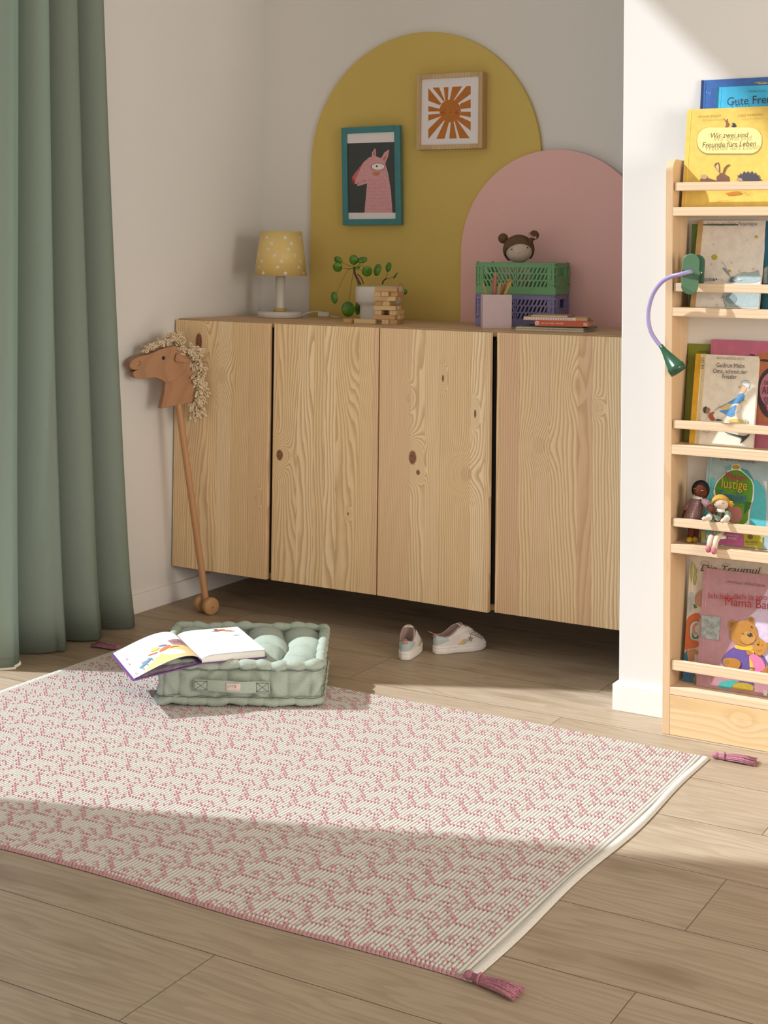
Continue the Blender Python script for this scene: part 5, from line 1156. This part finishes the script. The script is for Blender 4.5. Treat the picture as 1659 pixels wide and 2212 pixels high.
letters(t, pl, 'BÜCHERSCHATZ', Cq(655, 462)[0], Cq(1148, 480)[0], (.25, .22, .18), .9, name='series_lettering'); letters(t, pl, 'Gudrun Mebs', Cq(645, 605)[0], Cq(1142, 623)[0], (.06, .045, .04), 1.25, bold=.006, name='author_lettering'); letters(t, pl, 'Oma, schreit der', Cq(585, 705)[0], Cq(1190, 728)[0], (.06, .045, .04), 1.25, bold=.006, name='title_lettering'); letters(t, pl, 'Frieder', Cq(750, 805)[0], Cq(1005, 814)[0], (.06, .045, .04), 1.25, bold=.006, name='title_lettering')
letters(t, pl, 'DIE ZEIT', Cq(425, 635)[0], Cq(428, 425)[0], (.06, .045, .03), 1.2, bold=.01, name='spine_lettering')
# --- fourth row
Dq = D2(1460, 980, 8.337)
t, pl, h = book('turquoise watercolour book with a green wool hat behind the dolls', (1514, 1168), (1529.6, 986), .4697, -.893, .235, .176, .012, (.33, .45, .48))
tq = (.07, .42, .47)
art(t, pl, [((.12, .48, .52), Dq(590, 430, 700, 440, 760, 1300, 470, 1500, 540, 800)), (tq, Dq(1370, 480, 1480, 475, 1640, 700, 1610, 1480, 1300, 1300, 1400, 800)), ((.04, .28, .34), Dq(1180, 260, 1300, 300, 1400, 470, 1370, 520, 1180, 330)), ((.15, .35, .45), Dq(880, 240, 1000, 200, 1000, 290, 900, 300)), ((.62, .64, .68), Dq(1560, 500, 1640, 490, 1640, 680)),
    ((.75, .75, .70), Dq(1000, 290, 1005, 210, 1050, 190, 1150, 195, 1170, 285, 1280, 380, 1370, 470, 1410, 580, 1400, 830, 1330, 1000, 1320, 1300, 900, 1280, 670, 700, 720, 520, 850, 390, 940, 310)), ((.08, .25, .012), Dq(1010, 300, 1155, 295, 1265, 385, 1360, 480, 1395, 590, 1380, 820, 1310, 1000, 1300, 1290, 920, 1270, 690, 700, 735, 530, 860, 400, 950, 325)), ((.45, .30, .03), Dq(1015, 270, 1020, 215, 1060, 200, 1145, 205, 1160, 275, 1090, 285)), ((.03, .12, .01), Dq(1270, 860, 1370, 880, 1330, 1000, 1230, 1090, 1240, 960)), ((.40, .16, .13), Dq(930, 1000, 990, 945, 1190, 960, 1210, 1180, 1110, 1250, 960, 1230)), ((.25, .04, .04), line(Dq(1000, 1205, 1040, 1205, 1060, 1185), .5)+line(Dq(960, 1040, 1005, 1050), .5)), ((.45, .40, .03), Dq(1220, 1440, 1570, 1480, 1555, 1710, 1240, 1670)), ((.50, .42, .04), Dq(465, 1395, 540, 1395, 540, 1565, 465, 1560)), ((.46, .10, .26), Dq(780, 1400, 1160, 1440, 1220, 1480, 1245, 1680, 760, 1620)), ((.16, .10, .02), Dq(*[v for p in ell(1345, 1500, 50, 42) for v in p])), ((.06, .04, .01), line(Dq(1270, 1630, 1380, 1640, 1480, 1630), .5))])
letters(t, pl, 'CHRIS HIGGINS', Dq(805, 118)[0], Dq(1445, 182)[0], (.16, .025, .035), .9, bold=.01, name='author_lettering')
letters(t, pl, 'Meine', Dq(905, 475)[0], Dq(1262, 505)[0], (.50, .015, .08), 1.35, bold=.03, name='title_lettering', lay=18); letters(t, pl, 'lustige', Dq(835, 612)[0], Dq(1292, 665)[0], (.62, .33, .02), 1.3, bold=.015, name='title_lettering', lay=18); letters(t, pl, 'Familie', Dq(790, 850)[0], Dq(1275, 905)[0], (.03, .10, .38), 1.6, bold=.03, name='title_lettering', lay=18)
letters(t, pl, 'Illustriert von', Dq(855, 1468)[0], Dq(1140, 1502)[0], (.7, .55, .6), 1, name='credit_lettering', lay=18); letters(t, pl, 'Dee Wildish', Dq(850, 1528)[0], Dq(1110, 1555)[0], (.7, .55, .6), 1.2, name='credit_lettering', lay=18); letters(t, pl, 'dtv junior', Dq(1265, 1608)[0], Dq(1490, 1620)[0], (.06, .04, .01), 1.2, name='publisher_lettering', lay=18)
# --- bottom row
Eq = D2(1440, 1190, 6.913)
t, pl, h = book('cream book with painted flowers at the left of the bottom shelf', (1474.7, 1472), (1492, 1199), .1175, -.885, .175, .26, .008, (.62, .55, .47))
gr = (.14, .20, .04); orr = (.52, .12, .035)
art(t, pl, [((.38, .40, .14), Eq(355, 150, 415, 185, 440, 240, 465, 300, 440, 340, 455, 400, 430, 520, 380, 500, 345, 400)), ((.48, .27, .19), Eq(550, 560, 540, 850, 480, 830, 420, 800, 420, 700, 460, 620)), ((.42, .46, .46), Eq(330, 620, 400, 600, 410, 750, 360, 900, 320, 990, 305, 950)), ((.06, .16, .05), Eq(400, 790, 440, 810, 460, 850, 410, 860)), (orr, Eq(300, 1040, 340, 970, 420, 930, 505, 930, 500, 1050, 380, 1080, 340, 1200, 360, 1330, 480, 1340, 480, 1440, 330, 1460, 270, 1500, 285, 1200)), ((.48, .52, .50), Eq(350, 1300, 350, 1120, 400, 1050, 500, 1050, 500, 1320, 420, 1340)), ((.48, .22, .13), Eq(380, 1160, 400, 1090, 470, 1070, 480, 1100, 420, 1130, 430, 1210, 480, 1230, 430, 1260, 390, 1220)), ((.05, .16, .12), Eq(380, 1190, 400, 1260, 440, 1300, 470, 1240, 490, 1310, 380, 1320)), ((.02, .14, .26), Eq(265, 1540, 310, 1480, 330, 1640, 255, 1660)), ((.45, .22, .10), Eq(300, 1500, 380, 1460, 470, 1480, 470, 1560, 400, 1530, 420, 1650, 330, 1650, 320, 1580)), ((.03, .13, .25), Eq(248, 1800, 430, 1820, 430, 1980, 240, 1960)), ((.20, .28, .04), Eq(400, 1900, 440, 1860, 440, 1990, 410, 1960)), ((.15, .05, .25), Eq(*[v for p in ell(390, 1860, 28, 26) for v in p])),
    (INK, [q for a in (Eq(360, 150, 420, 190, 410, 230, 465, 300, 440, 340, 455, 400, 430, 520), Eq(385, 300, 400, 420, 430, 500), Eq(420, 700, 460, 620, 550, 560), Eq(470, 640, 430, 720, 440, 790), Eq(350, 1300, 350, 1120, 400, 1050, 500, 1055)) for q in line(a, .35)]+[q for i in range(14) for q in line(Eq(325+i*2, 700+i*18, 385+i, 690+i*18), .25)])])
letters(t, pl, 'Die Traumul', Eq(520, 300)[0], Eq(1420, 345)[0], (.07, .035, .03), .8, .3, name='title_lettering', lay=18)
art(t, pl, [((.07, .035, .03), [q for a in (Eq(520, 215, 515, 175, 560, 150, 620, 165, 640, 220, 600, 270, 550, 285), Eq(565, 215, 545, 225, 530, 205, 545, 185, 575, 190), Eq(845, 240, 850, 195, 890, 185, 930, 205, 975, 195)) for q in line(a, .5)])], 'title_flourish', base=9)
t, pl, h = book('dusty pink book with a mother bear and cub in front on the bottom shelf', (1503.6, 1479.3), (1521, 1226), .1175, -.908, .205, .235, .014, (.42, .22, .25))
t_b = (.38, .17, .025)
E_ = lambda *e: Eq(*[v for p in ell(*e) for v in p])
art(t, pl, [((.56, .46, .60), Eq(1514, 560, 1330, 900, 1200, 1000, 1100, 1200, 1514, 1700)), ((.05, .35, .33), Eq(740, 2010, 860, 1930, 1110, 1940, 1000, 1990, 960, 2060, 850, 2060)), ((.11, .065, .26), Eq(800, 1700, 850, 1560, 960, 1460, 1030, 1430, 1290, 1470, 1320, 1600, 1300, 1780, 1000, 1750)), ((.11, .065, .26), Eq(1400, 1540, 1460, 1580, 1514, 1680, 1514, 1720, 1420, 1600)), ((.08, .05, .20), Eq(1080, 1940, 1300, 1970, 1310, 2000, 1120, 2010)), ((.72, .40, .04), Eq(1010, 1440, 1020, 1400, 1120, 1420, 1290, 1400, 1310, 1470, 1250, 1490, 1060, 1470)), ((.72, .42, .06), Eq(1230, 1490, 1310, 1480, 1300, 1800, 1245, 1770)), ((.40, .28, .02), Eq(980, 2070, 1000, 1980, 1100, 1960, 1300, 1990, 1300, 2110, 1130, 2080)),
    (t_b, E_(985, 1105, 62, 72)), (t_b, E_(1260, 1050, 58, 66)), ((.26, .10, .015), [E_(985, 1110, 36, 46), E_(1265, 1055, 32, 42)]), (t_b, E_(1155, 1230, 205, 190)), ((.46, .23, .05), E_(1220, 1300, 110, 95)), (t_b, Eq(840, 1600, 1000, 1595, 1110, 1640, 1110, 1720, 1060, 1770, 850, 1720)), ((.32, .14, .02), E_(900, 1660, 40, 30)), (t_b, Eq(1420, 1780, 1514, 1700, 1514, 1850, 1430, 1830)), ((.68, .16, .32), Eq(1240, 1550, 1300, 1530, 1410, 1600, 1470, 1680, 1480, 1760, 1410, 1810, 1310, 1810, 1300, 1650, 1250, 1620)), (t_b, [E_(1375, 1320, 32, 38), E_(1514, 1400, 26, 30)]), ((.44, .20, .03), E_(1400, 1440, 105, 120)), (t_b, Eq(1190, 1500, 1215, 1470, 1240, 1500, 1280, 1490, 1275, 1540, 1225, 1560, 1195, 1530)),
    ((.015, .012, .015), [E_(1248, 1250, 36, 30), E_(1145, 1235, 10, 12), E_(1275, 1135, 11, 13), E_(1373, 1398, 17, 14), E_(1440, 1410, 6, 8), E_(1388, 1360, 6, 7)]), ((.8, .8, .8), [E_(1238, 1240, 8, 6)]), ((.13, .05, .01), line(Eq(1110, 1350, 1170, 1388, 1240, 1392, 1300, 1370), .6)+line(Eq(1360, 1480, 1400, 1495, 1430, 1470), .6)), ((.08, .05, .16), Eq(1240, 1735, 1320, 1745, 1320, 1762, 1240, 1752)), ((.5, .30, .12), [q for q in line(Eq(645, 1870, 640, 1920, 655, 1960), .6)])])
cr = (.34, .012, .02)
letters(t, pl, 'Ich hab dich ja sooo lieb', Eq(645, 708)[0], Eq(1790, 745)[0], cr, 1.0, bold=.006, name='title_lettering', lay=24); letters(t, pl, 'Mama Bär!', Eq(888, 812)[0], Eq(1610, 880)[0], cr, 1.05, bold=.012, name='title_lettering', lay=24); letters(t, pl, 'Ulrike Kaup / Wahed Khakdan', Eq(910, 475)[0], Eq(1490, 540)[0], (.10, .05, .06), 1.25, name='author_lettering', lay=24)
inv = pl; pt = MB(); q = [pl.hit(*p)+pl.n*.0014 for p in Eq(530, 960, 805, 990, 780, 1338, 515, 1295)]; pt.add(q, [(0, 1, 2, 3)])
o = obj('silver_bookmark_plate', pt, plain('silver_grey_plate', (.30, .335, .32), .3, .25, 90, .3, metal=.3), t, world=True, solid=.0015, fixn=True); o['label'] = 'small silver-grey square plate on the cover'
art(t, pl, [((.62, .60, .56), Eq(1465, 2075, 1514, 2078, 1514, 2165, 1465, 2150))], 'price_sticker', base=26)
# ------------------------------------------------------------------ clip lamp
def clip_lamp():
    Y = -.975; c = on(1491.5, 592, 1, Y)
    t = thing('clip_lamp', 'green and lilac gooseneck reading lamp clipped to the second rail', 'lamp', c)
    g1 = plain('sage_green_plastic', (.075, .185, .10), .4, .03, 40); g2 = plain('dark_green_plastic', (.022, .085, .042), .28, .03, 40); lil = plain('lilac_rubber', (.33, .27, .50), .35, .03, 40)
    def stad(w, h, n=14): return [(w*math.cos(a), (h-w)+w*math.sin(a)) for a in [PI*i/n for i in range(n+1)]]+[(w*math.cos(a), -(h-w)+w*math.sin(a)) for a in [PI+PI*i/n for i in range(n+1)]]
    rot = Matrix.Rotation(math.radians(14), 3, 'Z') @ Matrix.Rotation(math.radians(3), 3, 'Y')
    F = lambda dx, dy, dz: (lambda a, b, q: rot @ Vector((a+dx, q+dy, b+dz)))
    obj('front_jaw', MB().prism(stad(.0205, .0505), F(0, 0, 0), -.004, .0045), g1, t, bevel=.0022, seg=3, fixn=True)
    obj('rear_jaw', MB().prism(stad(.0185, .047), F(.012, .046, .002), 0, .007), g2, t, bevel=.002, seg=3, fixn=True)
    mb = MB()
    mb.prism([(-.016, 0), (.019, 0), (.019, .012), (-.016, .012)], lambda a, b, q: rot @ Vector((a+.003, .004+.042*(q), b-.003)), 0, 1); mb.tube([rot @ Vector((-.02, .026, .004)), rot @ Vector((.024, .026, .004))], .0065, 14)
    obj('spring_block', mb, g2, t, bevel=.0015, fixn=True)
    obj('screw', MB().ball(rot @ Vector((.0235, .026, .005)), .0032, 0, 12, 8), plain('steel_screw', (.7, .7, .7), .25, metal=1), t)
    mb = MB().prism([(-.0208, -.007), (.0208, -.014), (.0208, .0), (-.0208, .009)], F(0, 0, 0), -.0048, -.0038); obj('dark_band', mb, g2, t, fixn=True)
    px = [(1493, 587, -.982), (1486, 588, -.996), (1470, 592.5, -1.003), (1451, 597, -1.0), (1430, 609, -.99), (1412, 633, -.985), (1402.5, 662, -.985), (1400.5, 690, -.985), (1406, 716, -.985), (1418, 736, -.985), (1429, 750, -.985)]
    pts = [on(a, b, 1, y) for a, b, y in px]
    obj('gooseneck', MB().tube(bez(pts, 60), .0052, 16), lil, t, world=True)
    b0 = on(1427, 746, 1, -.985); b1 = on(1466.5, 803, 1, -.985); d = (b1-b0).normalized(); L = (b1-b0).length; q = d.to_track_quat('Z', 'Y').to_matrix()
    mb = MB().lathe([(0, 0), (.0058, 0), (.0066, .010), (.0085, .020), (.0205, L*.78), (.0225, L*.80), (.0222, L), (.0205, L), (.0200, L*.9), (0, L*.88)], 36, c=b0, T=q); h = obj('lamp_head', mb, g2, t, world=True)
    obj('lens', MB().lathe([(0, L*.9), (.0198, L*.93)], 30, c=b0, T=q), plain('frosted_lens', (.5, .5, .48), .3), t, world=True)
    cp = [on(1476, 582, 1, -.955), on(1470, 585, 1, -.945), on(1471, 600, 1, -.93), on(1474, 625, 1, -.925), on(1482, 640, 1, -.922), on(1497, 641, 1, -.922)]
    cp = [Vector((c.x-.018, -.955, c.z+.008)), Vector((c.x-.026, -.958, c.z+.006)), Vector((c.x-.028, -.956, c.z-.004)), Vector((c.x-.020, -.956, c.z-.012))]
    obj('cable', MB().tube(bez(cp, 16), .0020, 8), plain('white_cable', (.6, .55, .68), .4), t, world=True)
clip_lamp()
# ------------------------------------------------------------------ shelf dolls
def onball(fc, org, C, S, px, py, r, m):
    k = _F+_R*((px-829.5)/FPX)+_D*((py-CYP)/FPX); o_ = CAM-C; a = Vector([k[i]/S[i] for i in range(3)]); b = Vector([o_[i]/S[i] for i in range(3)]); A = a.dot(a); B = 2*a.dot(b); c = b.dot(b)-1; D = B*B-4*A*c
    if D < 0: return
    q = CAM+k*((-B-math.sqrt(D))/(2*A)); fc.ball(q-org, r, m, 8, 6)
def spot_cloth(name, c, dot, sc):
    t = NT(name); x, y, z = t.xyz(); v = t.n('ShaderNodeTexVoronoi', {'Vector': t.comb(x, y, z), 'Scale': sc, 'Randomness': .25}).outputs['Distance']
    t.col(t.mix(t.rng(v, .20, .16), c, dot)); t.rough(.9); t.bump(t.noise(t.comb(x, y, z), 900., 2), .3, .0005); return t.m
def dark_doll():
    y = -.908; hc = on(1513.5, 1058, 1, y); zb = .4700; ft = on(1490, 1160, 1, y); org = Vector((hc.x-.015, y, zb))
    t = thing('rag_doll', 'dark-skinned cloth doll in a spotted mauve dress standing behind the rail', 'doll', org)
    sk = fabric('dark_doll_cloth', (.105, .030, .014), 1800, .15, .06); P = lambda px, py, yy=y: on(px, py, 1, yy)-org
    H = P(1513.5, 1058); S = (.0195, .017, .0215); mb = MB().ball(H, S, 0, 26, 16)
    mb.tube([H+Vector((0, 0, -.016)), P(1507, 1085), P(1502, 1102), P(1497, 1128)], [.006, .0125, .0155, .016], 16)
    mb.tube([P(1496, 1084), P(1487, 1096), P(1481, 1108), P(1478, 1118)], [.006, .0070, .0075, .0070], 12)
    mb.tube([P(1520, 1084, -.912), P(1531, 1092, -.925), P(1538, 1101, -.938), P(1542, 1107, -.942)], [.006, .0070, .0080, .0065], 12)
    l1 = P(1491, 1165); l1.z = .010; mb.tube([P(1496, 1125), P(1493, 1145), l1], [.010, .0085, .0075], 12); l2 = P(1502, 1163, -.895); l2.z = .010; mb.tube([P(1504, 1125, -.90), P(1503, 1145, -.895), l2], [.010, .0085, .0075], 12)
    obj('body', mb, sk, t)
    hr = MB(); rot = Euler((math.radians(-14), math.radians(12), math.radians(10))).to_matrix()
    def cap(u, v):
        g = 2*PI*v; fr = max(0, -math.sin(g)); el = PI/2-u*(PI*.72-fr**.8*(PI*.38)); r = 1.08; return rot @ Vector((S[0]*r*math.cos(el)*math.cos(g), S[1]*r*math.cos(el)*math.sin(g), S[2]*r*math.sin(el)))+H
    hr.grid(cap, 10, 36, 0, True, cv=True); obj('hair', hr, fabric('black_felt_hair', (.018, .013, .016), 1500, .3), t, solid=.002)
    dr = MB().tube([P(1508.5, 1075), P(1507, 1080), P(1503, 1095), P(1499, 1110), P(1495, 1124), P(1493, 1136)], [.009, .0145, .0178, .0205, .0235, .0248], 24); m_ = spot_cloth('mauve_spotted_cloth', (.21, .115, .115), (.62, .5, .45), 190.)
    dr.tube([P(1498, 1081), P(1489, 1092), P(1483, 1101)], [.0075, .0095, .0110], 14); dr.tube([P(1519, 1081, -.912), P(1528, 1088, -.922), P(1533, 1095, -.930)], [.0075, .0095, .0110], 14); obj('dress', dr, m_, t)
    cw = fabric('cream_collar_cloth', (.58, .52, .45), 1500, .2, .05); cl = MB(); q = P(1509, 1073, -.908)
    cl.lathe([(.005, .006), (.012, .003), (.0165, -.004)], 24, c=q, sy=.9); obj('collar', cl, cw, t, solid=.001)
    fc = MB()
    for e in ((1499, 1055), (1501.5, 1055.5), (1515, 1059.5), (1518, 1060)): onball(fc, org, H+org, S, *e, .0010, 0)
    obj('eyes', fc, plain('eye_white_thread', (.75, .72, .68), .5), t)
    sh = MB(); 
    for l in (l1, l2): sh.ball(l+Vector((0, -.006, -.002)), (.0078, .0125, .0078), 0, 14, 8)
    obj('shoes', sh, fabric('mustard_felt', (.42, .25, .025), 1500, .2), t)
def blonde_doll():
    y = -.915; hc = on(1557, 1084.5, 1, y); zb = .4700; org = Vector((hc.x, y, zb))
    t = thing('rag_doll', 'blonde cloth doll in a green checked dress sitting with legs over the shelf', 'doll', org)
    sk = fabric('pale_doll_cloth', (.62, .48, .38), 1800, .15, .04); P = lambda px, py, yy=y: on(px, py, 1, yy)-org
    H = P(1557, 1086); S = (.0200, .0170, .0180); mb = MB().ball(H, S, 0, 26, 16)
    mb.tube([H+Vector((0, 0, -.012)), P(1556, 1108), P(1553, 1122), P(1551, 1140)], [.006, .0115, .0140, .0155], 16)
    mb.tube([P(1543, 1106), P(1535, 1114, -.93), P(1529, 1120, -.952), P(1521, 1121, -.9585), P(1517, 1123, -.960)], [.0055, .0060, .0058, .0060, .0040], 12)
    mb.tube([P(1567, 1106), P(1573, 1115, -.93), P(1568, 1121, -.950), P(1562, 1125, -.9585), P(1558, 1128, -.960)], [.0055, .0060, .0058, .0060, .0042], 12)
    f1 = P(1531, 1183, -.966); f2 = P(1543, 1187, -.968)
    mb.tube([P(1546, 1146, -.918), P(1537, 1160, -.935), P(1534, 1167, -.955), f1], [.0085, .0078, .0066, .0060], 14); mb.tube([P(1558, 1148, -.918), P(1549, 1163, -.938), P(1546, 1170, -.957), f2], [.0085, .0078, .0066, .0060], 14)
    obj('body', mb, sk, t)
    rot = Euler((math.radians(2), math.radians(10), math.radians(24))).to_matrix(); hr = MB()
    def cap(u, v):
        g = 2*PI*v; fr = max(0, -math.sin(g)); el = PI/2-u*(PI*.74-fr**.7*(PI*.47)+.12*abs(math.sin(g*3))*fr); r = 1.07; return rot @ Vector((S[0]*r*math.cos(el)*math.cos(g), S[1]*r*math.cos(el)*math.sin(g), S[2]*r*math.sin(el)))+H
    hr.grid(cap, 10, 48, 0, True, cv=True); gold = fabric('golden_felt_hair', (.50, .27, .045), 1500, .3, .15); obj('hair', hr, gold, t, solid=.002)
    b = MB(); c = P(1574, 1088, y); 
    for dz, dx in ((.006, .011), (-.006, .010), (.0, .014)): b.tube([c+Vector((-.006, 0, 0)), c+Vector((dx*.5, 0, dz*.6)), c+Vector((dx, -.001, dz))], [.003, .0042, .0012], 8)
    obj('hair_bow', b, gold, t)
    t2 = NT('green_checked_cloth'); x, yy, z = t2.xyz(); f = t2.M('FRACT', t2.M('MULTIPLY', t2.M('ADD', x, t2.M('MULTIPLY', yy, .3)), 130.)); f2_ = t2.M('FRACT', t2.M('MULTIPLY', z, 90.))
    ln = t2.M('MAXIMUM', t2.rng(f, .14, .06), t2.M('MULTIPLY', t2.rng(f2_, .10, .04), .4)); t2.col(t2.mix(t2.M('MULTIPLY', ln, .6), (.12, .15, .10), (.55, .52, .42))); t2.rough(.9); t2.bump(t2.noise(t2.comb(x, yy, z), 900., 2), .3, .0005)
    dr = MB().tube([P(1557, 1099), P(1557, 1104), P(1555, 1115), P(1553, 1128), P(1551, 1142), P(1548, 1156, -.918)], [.0075, .0130, .0150, .0165, .0195, .0225], 26, flat=.8)
    dr.tube([P(1545, 1104), P(1538, 1112, -.925), P(1534, 1116, -.935)], [.0075, .0085, .0085], 12); dr.tube([P(1568, 1104), P(1573, 1113, -.925), P(1572, 1117, -.935)], [.0075, .0085, .0085], 12); dress = obj('dress', dr, t2.m, t)
    cw = fabric('white_doll_cotton', (.64, .60, .54), 1500, .25, .05); cl = MB().lathe([(.005, .006), (.0125, .002), (.0170, -.004)], 24, c=P(1557, 1101, -.916), sy=.9); obj('collar', cl, cw, t, solid=.001)
    hm = MB(); c = P(1547.5, 1157.5, -.918); hm.lathe([(.0205, .004), (.0245, -.002), (.0235, -.004)], 30, c=c, sy=.8); obj('lace_hem', hm, cw, dress, solid=.001)
    ap = MB(); pc = [P(*q, -.9335) for q in ((1541, 1112), (1557, 1116), (1556, 1124), (1549, 1125), (1544, 1121))]; ap.add(pc, [tuple(range(5))]); obj('apron_pocket', ap, fabric('pale_green_cotton', (.38, .45, .37), 1500, .2), dress, solid=.0015, fixn=True)
    cf = MB()
    for q in ((1531.5, 1118, -.946), (1570, 1119.5, -.944)): cf.ball(P(*q), (.0082, .0078, .0075), 0, 14, 8)
    obj('sleeve_cuffs', cf, spot_cloth('sprigged_cotton', (.64, .60, .55), (.15, .18, .16), 260.), t)
    fc = MB()
    for e in ((1544.5, 1086.5), (1562, 1087)): onball(fc, org, H+org, S, *e, .0013, 0)
    onball(fc, org, H+org, S, 1553, 1092, .0008, 1); onball(fc, org, H+org, S, 1555.5, 1094.5, .0007, 1); obj('face_embroidery', fc, [plain('embroidery_black', (.02, .012, .01), .6), plain('rosy_thread', (.5, .18, .14), .7)], t)
    sh = MB()
    for f in (f1, f2): sh.ball(f+Vector((0, -.003, -.003)), (.0072, .0088, .0085), 0, 16, 10)
    obj('shoes', sh, fabric('pink_felt', (.48, .16, .19), 1500, .2), t)
dark_doll(); blonde_doll()
